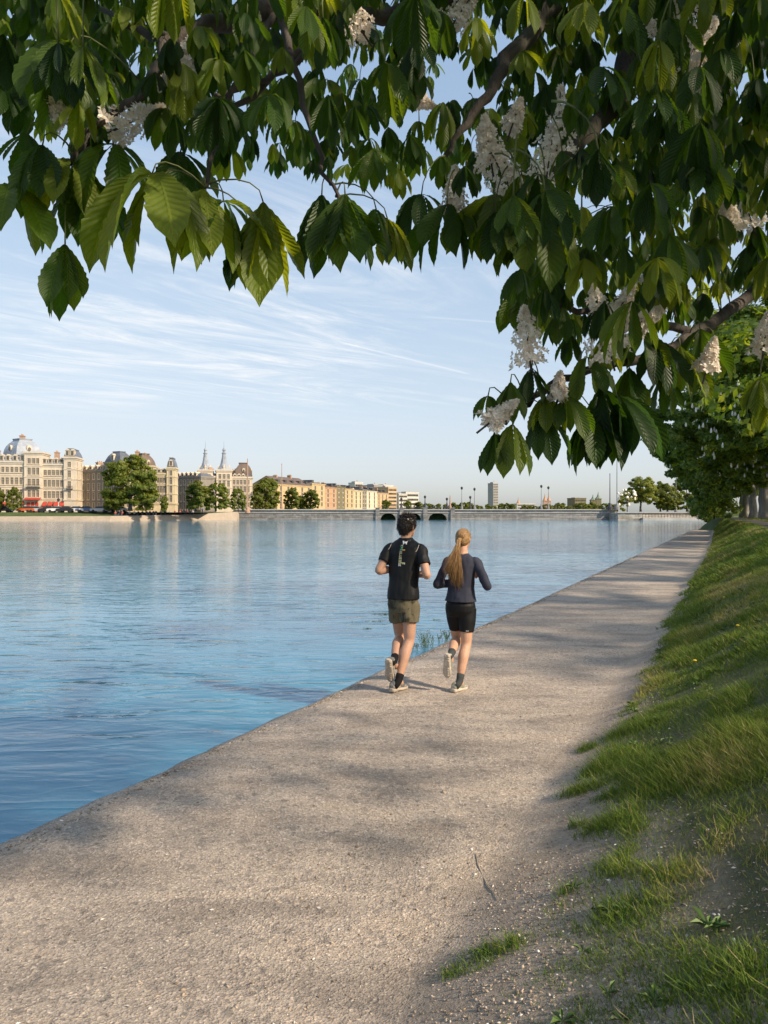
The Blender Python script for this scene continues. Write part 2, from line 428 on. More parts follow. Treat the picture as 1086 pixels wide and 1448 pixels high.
# the grassy hump that closes the far end of the path
ss, tt = np.meshgrid(np.linspace(-3.2, 2.2, 28), np.linspace(78.0, 92, 28))
zz = 1.25 * np.clip(1 - ((ss - 0.6) / 3.6) ** 2 - ((tt - 86) / 7.5) ** 2, 0, 1) ** 0.7 + 0.15 * (fbm(ss, tt * 0.6, 3, 4) - 0.5) - 0.12
sb = ss + bend(tt, ss)
V = np.stack([SN[0] * sb + SD[0] * tt, SN[1] * sb + SD[1] * tt, zz], -1).reshape(-1, 3); i = np.arange(784).reshape(28, 28)
tag(link_mesh('bank_end', np_mesh('bank_end', V, [np.stack([i[:-1, :-1], i[:-1, 1:], i[1:, 1:], i[1:, :-1]], -1).reshape(-1, 4)]), LAWN, None, True), kind='structure')
# ================= grass, gravel, weeds =================
rng = np.random.default_rng(7)
def grass_mat():
    t = NT('grass_blades'); a = t.n('ShaderNodeAttribute', attribute_name='tint'); h = t.n('ShaderNodeAttribute', attribute_name='up')
    c = t.ramp(a.outputs['Fac'], [(0.0, (0.055, 0.120, 0.014)), (0.40, (0.135, 0.215, 0.026)), (0.66, (0.27, 0.30, 0.050)), (0.82, (0.38, 0.31, 0.12)), (1.0, (0.55, 0.44, 0.24))])
    t.color(c); t.rough(0.55); t.b.inputs['Specular IOR Level'].default_value = 0.3
    tr = t.n('ShaderNodeBsdfTranslucent'); t.l(c, tr.inputs['Color'])
    mx = t.n('ShaderNodeMixShader'); mx.inputs[0].default_value = 0.35; t.l(t.b.outputs[0], mx.inputs[1]); t.l(tr.outputs[0], mx.inputs[2]); t.l(mx.outputs[0], t.out.inputs[0])
    return t.m
GRASS = grass_mat()

def bare(s, t):                   # trodden bare soil on the slope close by
    b = np.zeros_like(s)
    for s0, t0, rs, rt in ((0.03, 2.62, 0.26, 0.34), (-0.22, 3.30, 0.20, 0.28), (0.12, 3.15, 0.18, 0.18), (-0.45, 2.95, 0.18, 0.25), (0.25, 2.2, 0.2, 0.25)):
        b = np.maximum(b, 1 - np.sqrt(((s - s0) / rs) ** 2 + ((t - t0) / rt) ** 2))
    return np.clip(b * 2.2, 0, 1)
TUFTS = [(-0.80, 2.70, 0.17, 0.10), (-0.92, 2.60, 0.09, 0.06), (-0.47, 3.27, 0.12, 0.10), (-0.55, 3.83, 0.20, 0.16), (-0.62, 4.3, 0.13, 0.1), (-0.80, 4.55, 0.20, 0.12), (-0.72, 4.9, 0.22, 0.22),
         (-0.33, 2.72, 0.22, 0.25), (-0.45, 2.45, 0.2, 0.15), (-0.15, 2.45, 0.2, 0.2), (-0.97, 5.6, 0.10, 0.12), (-0.74, 3.96, 0.07, 0.05), (-0.62, 3.1, 0.05, 0.05), (-0.25, 4.2, .3, .35), (0.1, 3.85, .35, .3), (0.45, 3.0, .3, .5), (-0.86, 2.62, .14, .08), (-0.05, 2.2, .25, .2)]
def grass_density(s, t):
    near = np.clip((5.0 - t) / 1.6, 0, 1)
    edge = -0.88 + 0.22 * near + 0.42 * (fbm(t * 0.9, s * 0 + 1.5, 4, 21) - 0.5) + 0.30 * (fbm(t * 4.5, s * 3.0, 3, 22) - 0.5)
    d = np.clip((s - edge) / 0.16, 0, 1) * (0.30 + 0.70 * np.clip((fbm(s * 3.2, t * 2.2, 3, 31) - 0.34) * 5, 0, 1))
    d = d * (1 - 0.97 * bare(s, t))
    d = d * (1 - 0.35 * near * np.clip((fbm(s * 5, t * 5, 3, 37) - 0.45) * 6, 0, 1))
    d = np.maximum(d, 0.13 * (s > -0.66 + 0.25 * (fbm(t * 2, s * 2, 3, 77) - .5)))
    for s0, t0, rs, rt in TUFTS:
        d = np.maximum(d, np.clip(1.6 * (1 - np.sqrt(((s - s0) / rs) ** 2 + ((t - t0) / rt) ** 2)), 0, 1))
    return d
def blades(name, n, s0, s1, t0, t1, hmin, hmax, w, tpow=1.0):
    s = rng.uniform(s0, s1, n); t = t0 + (t1 - t0) * rng.random(n) ** tpow
    d = grass_density(s, t); keep = rng.random(n) < d; s, t, d = s[keep], t[keep], d[keep]; n = len(s)
    z = ground_z(s, t); sb = s + bend(t, s)
    x = SN[0] * sb + SD[0] * t; y = SN[1] * sb + SD[1] * t
    clump = fbm(s * 2.6, t * 2.0, 3, 41)
    h = (hmin + (hmax - hmin) * rng.random(n) ** 1.6) * (0.35 + 1.3 * np.clip((clump - 0.25) * 1.8, 0, 1)) * (0.55 + 0.45 * d)
    ang = rng.uniform(0, 2 * np.pi, n) ; lean = rng.uniform(0.15, 1.25, n) * h
    # the sward leans down the slope
    lx = np.cos(ang) * lean - SN[0] * 0.14 * h; ly = np.sin(ang) * lean - SN[1] * 0.14 * h
    fa = rng.uniform(0, 2 * np.pi, n); wx = np.cos(fa) * w * (0.6 + 0.8 * rng.random(n)); wy = np.sin(fa) * w * (0.6 + 0.8 * rng.random(n))
    P = []
    for f, k in ((0.0, 1.0), (0.45, 0.85), (0.8, 0.5)):
        cx = x + lx * f ** 1.8; cy = y + ly * f ** 1.8; cz = z - 0.01 + h * (f - 0.22 * f ** 3)
        P += [np.stack([cx - wx * k, cy - wy * k, cz], -1), np.stack([cx + wx * k, cy + wy * k, cz], -1)]
    P.append(np.stack([x + lx, y + ly, z + h * 0.80], -1))
    V = np.stack(P, 1).reshape(-1, 3); b = np.arange(n)[:, None] * 7
    q = np.concatenate([b + np.array([[0, 1, 3, 2]]), b + np.array([[2, 3, 5, 4]])]); tri = b + np.array([[4, 5, 6]])
    patch = fbm(s * 0.9 + 7, t * 0.55, 4, 51); dry = np.clip((patch - 0.46) * 3.4, 0, 0.55)
    tint = np.clip(0.12 + 0.42 * rng.random(n) + dry * rng.random(n) ** 0.5 + (rng.random(n) < 0.06) * 0.45, 0, 1)
    return V, [q, tri], np.repeat(tint, 7)
def join(name, parts, mat, label, kind='stuff'):
    off = 0; Vs = []; Q = []; T = []; A = []
    for V, (q, tri), a in parts: Vs.append(V); Q.append(q + off); T.append(tri + off); A.append(a); off += len(V)
    me = np_mesh(name, np.concatenate(Vs), [np.concatenate(Q), np.concatenate(T)], attrs={'tint': np.concatenate(A)})
    o = link_mesh(name, me, mat); tag(o, label, 'grass', kind=kind); return o
join('grass', [blades('g', 270000, -1.15, 1.35, 1.5, 6.5, 0.025, 0.088, 0.0017),
               blades('g', 170000, -1.3, 1.35, 6.5, 16, 0.03, 0.095, 0.0036, 1.25),
               blades('g', 90000, -1.35, 1.35, 16, 45, 0.05, 0.16, 0.010, 1.25),
               blades('g', 40000, -1.35, 1.35, 45, 92, 0.06, 0.18, 0.024),
               blades('g', 22000, 1.2, 1.40, 2, 90, 0.06, 0.20, 0.008, 2.0)], GRASS, 'uneven green grass with straw coloured patches covering the bank beside the path')
V, f, a = blades('g', 30000, 3.25, 6.0, 20, 95, 0.05, 0.16, 0.02)
me = np_mesh('verge', V, f, attrs={'tint': a})
tag(link_mesh('verge_grass', me, GRASS), 'strip of short grass under the chestnut trunks beyond the asphalt walkway', 'grass', kind='stuff')

# loose stones and chips of the margin
def stone_mat():
    t = NT('loose_stones'); a = t.n('ShaderNodeAttribute', attribute_name='tint')
    t.color(t.ramp(a.outputs['Fac'], [(0.0, (0.11, 0.095, 0.08)), (0.35, (0.30, 0.23, 0.165)), (0.7, (0.56, 0.45, 0.34)), (0.93, (0.70, 0.64, 0.57)), (1.0, (0.82, 0.80, 0.77))])); t.rough(0.85); return t.m
STONE = stone_mat()
def stones(n, s, t, size, flat=0.55, zoff=0.0):
    th = np.array([[0, 0, 1], [1, 0, 0.15], [0.25, 0.95, 0.1], [-0.85, 0.55, 0.2], [-0.75, -0.6, 0.05], [0.35, -0.9, 0.2], [0, 0, -0.6]], float)
    fc = np.array([[0, 1, 2], [0, 2, 3], [0, 3, 4], [0, 4, 5], [0, 5, 1], [6, 2, 1], [6, 3, 2], [6, 4, 3], [6, 5, 4], [6, 1, 5]])
    sb = s + bend(t, s); x = SN[0] * sb + SD[0] * t; y = SN[1] * sb + SD[1] * t; z = ground_z(s, t) + zoff
    a = rng.uniform(0, 2 * np.pi, n); ca, sa = np.cos(a), np.sin(a)
    lx = size * rng.uniform(0.7, 1.7, n); ly = size * rng.uniform(0.45, 1.0, n); lz = size * flat * rng.uniform(0.5, 1.1, n)
    j = th[None] * (1 + 0.35 * (rng.random((n, 7, 1)) - 0.5))
    px, py, pz = j[..., 0] * lx[:, None], j[..., 1] * ly[:, None], j[..., 2] * lz[:, None]
    tilt = rng.normal(0, 0.35, n)[:, None]; pz = pz + px * tilt
    V = np.stack([x[:, None] + px * ca[:, None] - py * sa[:, None], y[:, None] + px * sa[:, None] + py * ca[:, None], z[:, None] + pz + 0.2 * lz[:, None]], -1).reshape(-1, 3)
    T = (np.arange(n)[:, None, None] * 7 + fc[None]).reshape(-1, 3)
    return V, T, np.repeat(np.clip(rng.normal(0.45, 0.24, n), 0, 1), 7)
def scatter():
    n = 70000; s = rng.uniform(-2.1, 0.5, n); t = 1.6 + 9.0 * rng.random(n) ** 1.5
    c = -0.72 + 0.34 * np.clip((4.5 - t) / 2, 0, 1) + 0.3 * (fbm(t * 1.3, t * 0, 3, 61) - 0.5); wd = 0.22 + 0.30 * np.clip((4.6 - t) / 2.2, 0, 1)
    p = np.exp(-((s - c) / wd) ** 2) + 0.05; k = rng.random(n) < p; s, t = s[k], t[k]
    a = stones(len(s), s, t, 0.0026 + 0.0062 * rng.random(len(s)) ** 2.0)
    n = 15000; s2 = rng.uniform(-3.7, -0.6, n); t2 = 1.4 + 13 * rng.random(n) ** 1.7
    b = stones(n, s2, t2, 0.0016 + 0.0040 * rng.random(n) ** 3.0, 0.6)
    n = 70; s3 = rng.uniform(-2.0, -0.2, n); t3 = rng.uniform(1.8, 8, n)
    d = stones(n, s3, t3, 0.007 + 0.010 * rng.random(n) ** 2, 0.6)
    Vs, Ts, As, off = [], [], [], 0
    n = 5000; t4 = 2.0 + 30 * rng.random(n) ** 1.5; s4 = -3.60 + np.abs(rng.normal(0, .07, n)); e4 = stones(n, s4, t4, (0.003 + 0.009 * rng.random(n) ** 2) * (1 + t4 / 25), 0.6)
    for V, T, A in (a, b, d, e4): Vs.append(V); Ts.append(T + off); As.append(A); off += len(V)
    me = np_mesh('gravel', np.concatenate(Vs), [np.concatenate(Ts)], attrs={'tint': np.concatenate(As)})
    tag(link_mesh('gravel', me, STONE), 'loose gravel and chips along the ragged edge between path and grass', 'gravel', kind='stuff')
scatter()

# a thin dry twig lying on the gravel
TWIGM = simple('dry_twig', (0.42, 0.34, 0.26), 0.8, 0.3, 40)
def on_ground(px, py, dz=0.004):
    Y = CAMZ * F / (py - 724)
    for _ in range(12):
        X = (px - 543) / F * Y; s = X * SN[0] + Y * SN[1]; t = X * SD[0] + Y * SD[1]
        Y = (CAMZ - float(ground_z(np.array(s), np.array(t)))) * F / (py - 724)
    X = (px - 543) / F * Y; return Vector((X, Y, CAMZ - (py - 724) / F * Y + dz))
m = MB(); m.tube([on_ground(*p) for p in ((673, 1208), (676, 1224), (683, 1240), (689, 1252), (698, 1262), (706, 1273))], [0.002, 0.0028, 0.003, 0.0026, 0.002, 0.0012], 6)
m.tube([on_ground(*p) for p in ((683, 1240), (680, 1249))], [0.0018, 0.0008], 5)
tag(m.build('twig', TWIGM, smooth=True), 'thin pale twig bent into a curve on the gravel beside the path', 'twig')

# water weeds at the edge of the path
WEED = simple('water_weed', (0.10, 0.15, 0.05), 0.7, 0.5, 12)
def weed(name, base, n, hgt, lean, seed, label):
    rr = random.Random(seed); m = MB()
    for k in range(n):
        a = rr.uniform(0, 6.28); h = hgt * rr.uniform(0.5, 1.0); b = base + Vector((rr.uniform(-0.10, 0.10), rr.uniform(-0.10, 0.10), 0))
        d = Vector((math.cos(a) * 0.45 + lean, math.sin(a) * 0.35, 1)).normalized(); pts = [b + d * h * f + Vector((0, 0, -0.12 * h * f * f)) + Vector((rr.uniform(-.008, .008), 0, 0)) for f in (0, .25, .5, .75, 1)]
        m.tube(pts, [0.0035, 0.003, 0.0026, 0.002, 0.001], 5)
        for q in range(13):
            f = 0.18 + 0.8 * q / 13; i = min(3, int(f * 4)); p = pts[i].lerp(pts[i + 1], f * 4 - i)
            e = Vector((rr.uniform(-1, 1), rr.uniform(-1, 1), rr.uniform(0.2, 1.1))).normalized(); L = rr.uniform(0.02, 0.048); sd = e.cross(Vector((0, 0, 1))).normalized() * 0.0055
            m.add([p, p + e * L * .5 + sd, p + e * L, p + e * L * .5 - sd], [(0, 1, 2, 3)])
    o = m.build(name, WEED); tag(o, label, 'plant', 'weeds growing at the water edge'); return o
wb = lambda px, py: at(px, py, 2.1 * F / (py - 724))
weed('water_plant', wb(604, 915), 20, 0.34, -0.15, 3, 'tallest spray of green weed at the water edge between the two runners')
weed('water_plant', wb(627, 906), 13, 0.22, 0.1, 5, 'smaller spray of green weed at the water edge behind the woman')
weed('water_plant', wb(588, 918), 8, 0.13, -0.2, 8, 'lowest creeping weed at the water edge beside the man')
def raft(px, py, n, wx, wy, seed, label):
    rr = random.Random(seed); c = at(px, py, 2.1 * F / (py - 724)); m = MB()
    for k in range(n):
        p = c + Vector((rr.gauss(0, wx), rr.gauss(0, wy), 0.004 + 0.003 * (k % 5))); r = rr.uniform(0.012, 0.035); a = rr.uniform(0, 6.28)
        m.add([p + Vector((r * math.cos(a + 6.283 * j / 6) * (1 if j else .4), r * .7 * math.sin(a + 6.283 * j / 6), 0.002 * (j % 2))) for j in range(6)], [tuple(range(6))])
    o = m.build('floating_weed', WEED); tag(o, label, 'water weed', 'patches of weed floating on the lake', 'stuff')
raft(542, 869, 60, 0.17, 0.05, 1, 'pale weed patch floating on the water beside the shorts of the man')
raft(530, 879, 26, 0.12, 0.03, 2, 'thin weed streak floating nearer than the patch beside the man')
raft(520, 889, 12, 0.05, 0.03, 3, 'small weed scrap floating by the knee of the man')
raft(617, 877, 14, 0.05, 0.02, 4, 'weed scrap floating between the two runners')

# fallen petals and bits of dry leaf on the path
LITTER = NT('litter'); _a = LITTER.n('ShaderNodeAttribute', attribute_name='tint'); LITTER.color(LITTER.ramp(_a.outputs['Fac'], [(0.0, (0.10, 0.07, 0.04)), (0.45, (0.26, 0.19, 0.10)), (0.55, (0.70, 0.62, 0.54)), (1.0, (0.82, 0.76, 0.70))])); LITTER.rough(.8)
n = 900; ls = rng.uniform(-3.6, 0.2, n); lt = 1.8 + 12 * rng.random(n) ** 1.4; sz = 0.004 + 0.009 * rng.random(n) ** 1.5; a = rng.uniform(0, 6.28, n)
sb = ls; bx = SN[0] * sb + SD[0] * lt; by = SN[1] * sb + SD[1] * lt; bz = ground_z(ls, lt) + 0.004; ca, sa = np.cos(a) * sz, np.sin(a) * sz
V = np.stack([np.stack([bx - ca, by - sa, bz], -1), np.stack([bx - sa * .45, by + ca * .45, bz + sz * .35], -1), np.stack([bx + ca, by + sa, bz + sz * .15], -1), np.stack([bx + sa * .45, by - ca * .45, bz + sz * .05], -1)], 1).reshape(-1, 3)
q = np.arange(n)[:, None] * 4; me = np_mesh('litter', V, [np.concatenate([q + np.array([[0, 1, 2]]), q + np.array([[0, 2, 3]])])], attrs={'tint': np.repeat(np.where(rng.random(n) < .55, rng.uniform(0, .45, n), rng.uniform(.55, 1, n)), 4)})
tag(link_mesh('leaf_litter', me, LITTER.m), 'scattered fallen petals and dry leaf bits on the path', 'litter', kind='stuff')

# rosettes of broad leaved weeds and a few yellow flowers in the turf
WEEDL = simple('broad_weed', (0.085, 0.150, 0.030), 0.6, 0.45, 6); YEL = simple('yellow_petals', (0.70, 0.50, 0.03), 0.7, 0.1, 9)
mw = MB(); rr = random.Random(31); spots = []
while len(spots) < 300:
    s_ = rr.uniform(-0.95, 1.0); t_ = 1.9 + 10 * rr.random() ** 1.4; d = float(grass_density(np.array([s_]), np.array([t_]))[0])
    if d > .35: spots.append((s_, t_))
for i, (s_, t_) in enumerate(spots):
    c = st(s_, t_, float(ground_z(np.array(s_), np.array(t_))) + .006); k = rr.randint(5, 9); L0 = rr.uniform(.025, .060); a0 = rr.uniform(0, 6.28)
    for j in range(k):
        a = a0 + 6.283 * j / k + rr.uniform(-.3, .3); L = L0 * rr.uniform(.6, 1.1); d = Vector((math.cos(a), math.sin(a), rr.uniform(.25, .9))); sd = Vector((-d.y, d.x, 0)) * L * .17; z = Vector((0, 0, .004))
        mw.add([c, c + d * L * .55 + sd + z, c + d * L - Vector((0, 0, L * .25)), c + d * L * .55 - sd + z], [(0, 1, 2), (0, 2, 3)])
tag(mw.build('weeds', WEEDL), 'broad leaved weeds scattered through the grass of the bank', 'weeds', kind='stuff')
for i, (s_, t_) in enumerate([(0.30, 6.3), (0.05, 8.2), (-.30, 7.1), (0.62, 5.4), (.45, 9.6), (-.1, 11.2), (.7, 7.5)]):
    z0 = float(ground_z(np.array(s_), np.array(t_))); c = st(s_, t_, z0); e = empty('dandelion', c); tag(e, 'small yellow dandelion in the grass of the bank', 'flower', 'dandelions in the bank grass')
    m = MB(); m.tube([(0, 0, 0), (.004, 0, .05), (.006, .002, .10)], [.0022, .002, .0018], 6); m.build('stem', WEEDL, e)
    m = MB(); m.lathe([(.004, .098), (.016, .108), (.018, .113), (.008, .118)], 14, (.006, .002, 0)); m.build('petals', YEL, e)
# ================= trees =================
def leaf_mat(name, stops, trans=0.4, veins=False, rough=0.5, spec=0.35):
    t = NT(name); a = t.n('ShaderNodeAttribute', attribute_name='tint')
    c = t.ramp(a.outputs['Fac'], stops)
    nrm = None
    if veins:
        uv = t.n('ShaderNodeUVMap'); sp = t.n('ShaderNodeSeparateXYZ'); t.l(uv.outputs[0], sp.inputs[0])
        v = t.math('ABSOLUTE', t.math('MULTIPLY_ADD', sp.outputs[1], 2.0, -1.0))
        ph = t.math('MULTIPLY', t.math('SUBTRACT', t.math('MULTIPLY', sp.outputs[0], 15.0), t.math('MULTIPLY', v, 2.6)), 6.283)
        w = t.math('SINE', ph); vein = t.ramp(t.math('MULTIPLY_ADD', w, 0.5, 0.5), [(0.80, 0.0), (1.0, 0.55)])
        mid = t.ramp(v, [(0.03, 0.9), (0.09, 0.0)])
        vv = t.math('MAXIMUM', vein, mid)
        c = t.mix(t.math('MULTIPLY', vv, 0.28), c, t.mix(1.0, c, (2.1, 1.9, 1.6), 'MULTIPLY'))
        c = t.mix(t.ramp(t.noise(t.obj(), 22, 4, 0.6), [(0.35, 0.35), (0.65, 0.0)]), c, t.mix(1.0, c, (0.55, 0.6, 0.5), 'MULTIPLY'))
        nrm = t.bump(t.math('ADD', w, t.math('MULTIPLY', mid, -2.0)), 0.0007, 0.8)
        t.l(nrm, t.b.inputs['Normal'])
    t.color(c); t.rough(rough); t.b.inputs['Specular IOR Level'].default_value = spec
    tr = t.n('ShaderNodeBsdfTranslucent'); t.l(t.mix(1.0, c, (3.3, 2.7, 0.5), 'MULTIPLY'), tr.inputs['Color'])
    if nrm is not None: t.l(nrm, tr.inputs['Normal'])
    mx = t.n('ShaderNodeMixShader'); mx.inputs[0].default_value = trans; t.l(t.b.outputs[0], mx.inputs[1]); t.l(tr.outputs[0], mx.inputs[2]); t.l(mx.outputs[0], t.out.inputs[0])
    return t.m
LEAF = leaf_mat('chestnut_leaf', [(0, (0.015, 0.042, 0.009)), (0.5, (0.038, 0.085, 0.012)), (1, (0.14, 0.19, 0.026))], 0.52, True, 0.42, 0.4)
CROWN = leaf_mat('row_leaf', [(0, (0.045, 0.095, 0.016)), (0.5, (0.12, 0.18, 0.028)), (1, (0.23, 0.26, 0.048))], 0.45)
CROWN_B = leaf_mat('far_leaf', [(0, (0.065, 0.10, 0.018)), (0.5, (0.16, 0.20, 0.034)), (1, (0.31, 0.31, 0.062))], 0.45)
CROWN_Y = leaf_mat('light_far_leaf', [(0, (0.06, 0.09, 0.012)), (0.5, (0.13, 0.16, 0.022)), (1, (0.24, 0.24, 0.05))], 0.35)
def bark_mat():
    t = NT('bark'); o = t.obj()
    n = t.noise(o, 5, 6, 0.7, 0.5, sc=(1, 1, 0.22)); c = t.ramp(n, [(0.3, (0.035, 0.029, 0.025)), (0.7, (0.11, 0.092, 0.078))])
    t.color(t.mix(t.ramp(t.noise(o, 1.5, 3), [(0.5, 0), (0.7, 0.4)]), c, (0.10, 0.12, 0.07))); t.rough(0.9)
    t.l(t.bump(n, 0.05), t.b.inputs['Normal']); return t.m
BARK = bark_mat()
def greybark_mat():
    t = NT('grey_bark'); o = t.obj(); n = t.noise(o, 4, 6, 0.7, 0.5, sc=(1.6, 1.6, 0.3))
    t.color(t.ramp(n, [(0.3, (0.16, 0.145, 0.13)), (0.7, (0.40, 0.37, 0.34))])); t.rough(0.9); t.l(t.bump(n, 0.10), t.b.inputs['Normal']); return t.m
GBARK = greybark_mat()
BLOS = simple('blossom', (0.86, 0.80, 0.70), 0.7, 0.10, 9)
def flower_mat():
    t = NT('chestnut_blossom'); a = t.n('ShaderNodeAttribute', attribute_name='tint')
    c = t.ramp(a.outputs['Fac'], [(0.0, (0.72, 0.58, 0.38)), (0.25, (0.92, 0.84, 0.72)), (0.75, (0.95, 0.90, 0.83)), (1.0, (0.85, 0.50, 0.42))])
    t.color(c); t.rough(0.6)
    tr = t.n('ShaderNodeBsdfTranslucent'); t.l(c, tr.inputs['Color']); mx = t.n('ShaderNodeMixShader'); mx.inputs[0].default_value = 0.35
    t.l(t.b.outputs[0], mx.inputs[1]); t.l(tr.outputs[0], mx.inputs[2]); t.l(mx.outputs[0], t.out.inputs[0]); return t.m
FLOWER = flower_mat()

def unit(a): return a / np.maximum(np.linalg.norm(a, axis=-1, keepdims=True), 1e-9)
def leaf_cards(C, Nrm, size, rg, droop=0.4):
    """folded pointed leaves at C with upper sides towards Nrm"""
    n = len(C); r = rg.normal(size=(n, 3)); r[:, 2] -= droop; ax = unit(r - Nrm * (r * Nrm).sum(1, keepdims=True)); sd = np.cross(Nrm, ax)
    L = size[:, None]; w = L * 0.30
    P = [C - ax * L * .5, C + ax * L * .05 + sd * w - Nrm * w * .35, C + ax * L * .6 - Nrm * L * .12, C + ax * L * .05 - sd * w - Nrm * w * .35]
    V = np.stack(P, 1).reshape(-1, 3); b = np.arange(n)[:, None] * 4
    return V, np.concatenate([b + np.array([[0, 1, 2]]), b + np.array([[0, 2, 3]])])
def crown_mesh(name, lobes, per, size, seed, mat, blossoms=0, flat=0.8, cut=None):
    """lobes: (x,y,z,rx,ry,rz); leaves gather in clumps on and inside every lobe"""
    rg = np.random.default_rng(seed); Cs, Ns, Sz, Tn = [], [], [], []; tips = []
    for (x, y, z, rx, ry, rz) in lobes:
        ncl = max(10, int(13 * (rx * ry * rz) ** (1 / 3) / 1.6))
        d = unit(rg.normal(size=(ncl, 3))); rad = 0.55 + 0.5 * rg.random(ncl) ** 0.6
        cc = np.array((x, y, z)) + d * rad[:, None] * np.array((rx, ry, rz))
        for k in range(ncl):
            m = int(per * rg.uniform(0.5, 1.4)); cr = rg.uniform(0.20, 0.42) * (rx + ry + rz) / 3
            q = unit(rg.normal(size=(m, 3))); rr = rg.random(m) ** 0.45
            p = cc[k] + q * (rr * cr)[:, None] * np.array((1.15, 1.15, 0.75))
            Cs.append(p); nn = unit(q * 0.8 + d[k] * 0.6 + np.array((0, 0, 0.65)) + rg.normal(size=(m, 3)) * 0.45); Ns.append(nn)
            Sz.append(size * rg.uniform(0.6, 1.35, m)); Tn.append(np.clip(rg.normal(0.42 + 0.22 * (rg.random() - 0.5), 0.2, m), 0, 1))
            if blossoms and d[k][2] > -0.55:
                for _ in range(blossoms):
                    dd = unit(q[rg.integers(m)] * 0.6 + d[k] + np.array((0, 0, 0.2))); tips.append(cc[k] + dd * cr * np.array((1.1, 1.1, 0.8)))
    C = np.concatenate(Cs); N = np.concatenate(Ns); Z = np.concatenate(Sz); T = np.concatenate(Tn)
    if cut is not None: k = cut(C); C, N, Z, T = C[k], N[k], Z[k], T[k]
    V, tri = leaf_cards(C, N, Z, rg)
    me = np_mesh(name, V, [tri], attrs={'tint': np.repeat(T, 4)}); me.materials.append(mat)
    return me, tips
def candle_mesh(name, tips, h, r):
    m = MB()
    for p in tips:
        p = Vector(p); m.tube([p, p + Vector((0, 0, h * .35)), p + Vector((0, 0, h * .8)), p + Vector((0, 0, h))], [r * .7, r, r * .55, r * .1], 6)
    me = m.mesh(name); me.materials.append(BLOS); return me
def trunk_mesh(name, h, r0, r1, limbs, mat, seed, lean=(0, 0)):
    rr = random.Random(seed); m = MB(); pts = []
    for k in range(7):
        f = k / 6; pts.append(Vector((lean[0] * f + rr.uniform(-1, 1) * r0 * .18 * (k > 0), lean[1] * f + rr.uniform(-1, 1) * r0 * .18 * (k > 0), h * f - 0.1 * (k == 0))))
    m.tube(pts, [r0 * 1.35, r0 * 1.05, r0, r0 * .96, r0 * .9, r0 * .85, r1], 14)
    for (x, y, z) in limbs:
        a = pts[rr.choice((4, 5, 6))]; e = Vector((x, y, z)); mid = a.lerp(e, 0.5) + Vector((0, 0, 0.12 * (e - a).length))
        m.tube([a, a.lerp(mid, .5), mid, mid.lerp(e, .6), e], [r1 * .75, r1 * .6, r1 * .42, r1 * .25, 0.03], 8)
    me = m.mesh(name); me.materials.append(mat); me.polygons.foreach_set('use_smooth', np.ones(len(me.polygons), bool)); return me
def tree(name, label, cat, group, loc, rz, scale, cm, tm, bl=None):
    e = empty(name, loc, rz); e.scale = (scale if isinstance(scale, tuple) else (scale,) * 3); tag(e, label, cat, group)
    link_mesh('trunk', tm, None, e); link_mesh('crown', cm, None, e)
    if bl is not None: tag(link_mesh('blossom', bl, None, e), kind='stuff')
    return e

# --- the row of chestnuts on the lawn: two crowns, seen from 40 m and more, and those beside the camera that shade the path
def row_lobes(seed):
    rr = random.Random(seed); L = [(0, 0, 9.5, 4.2, 4.6, 3.6), (0, 0, 6.8, 4.6, 4.8, 2.4)]
    for k in range(15):
        a = rr.uniform(0, 6.28); rd = rr.uniform(3.2, 6.0); L.append((rd * math.cos(a), rd * math.sin(a), rr.uniform(4.6, 11.5), rr.uniform(1.5, 2.5), rr.uniform(1.5, 2.5), rr.uniform(1.1, 1.9)))
    for k in range(16):           # the lake side hangs low over the bank
        q = rr.uniform(3.2, 7.8); L.append((-q, rr.uniform(-4.2, 4.2), rr.uniform(1.4 + (q - 3.2) * 0.85, 6.4), rr.uniform(0.7, 1.5), rr.uniform(0.7, 1.5), rr.uniform(0.6, 1.1)))
    return L
ROW = []
for sd in (3, 11):
    cm, tips = crown_mesh('crown', row_lobes(sd), 290, 0.215, sd, CROWN, 1)
    random.Random(sd).shuffle(tips); bl = candle_mesh('blossom', tips[:330], 0.26, 0.055)
    limbs = [(l[0] * .8, l[1] * .8, l[2]) for l in row_lobes(sd)[2:14]]
    ROW.append((cm, trunk_mesh('trunk', 4.2, 0.42, 0.30, limbs, GBARK, sd), bl))
sparse, _ = crown_mesh('crown', row_lobes(17), 20, 0.26, 17, CROWN)  # crown for the unseen trees, leaves thinned so dappled sun falls through
PATH_RZ = math.atan2(SN[1], SN[0])
row_t = [44, 50, 57, 63, 72, 80, 87, 94, 102, 110]
row_lab = ['nearest full chestnut of the row, its crown reaching out of the frame', 'chestnut with the thickest grey trunk in view beside the walkway', 'chestnut behind the thickest trunk with a low blossoming bough',
           'chestnut near the middle of the row, thickly set with candles', 'chestnut in the middle of the row with white candles over the bank', 'chestnut whose boughs hang lowest over the bank', 'chestnut past the middle of the row with slender trunk', 'third chestnut from the far end of the row',
           'second chestnut from the far end of the row', 'last chestnut at the far end of the row beside the bank hump']
for k, t in enumerate(row_t):
    cm, tm, bl = ROW[k % 2]; s = 4.75 + 0.25 * math.sin(k * 2.3); p = st(s + float(bend(t, s)), t, Z_TOP)
    tree('chestnut_tree', row_lab[k], 'tree', 'chestnut trees in a row along the walkway', p, PATH_RZ + (0.0, 0.25, -0.3, 0.15, -0.2)[k % 5], (1.0, 0.94, 1.08, 1.02, 1.0, 1.05, 0.98, 1.0, 0.96, 1.0)[k], cm, tm, bl)
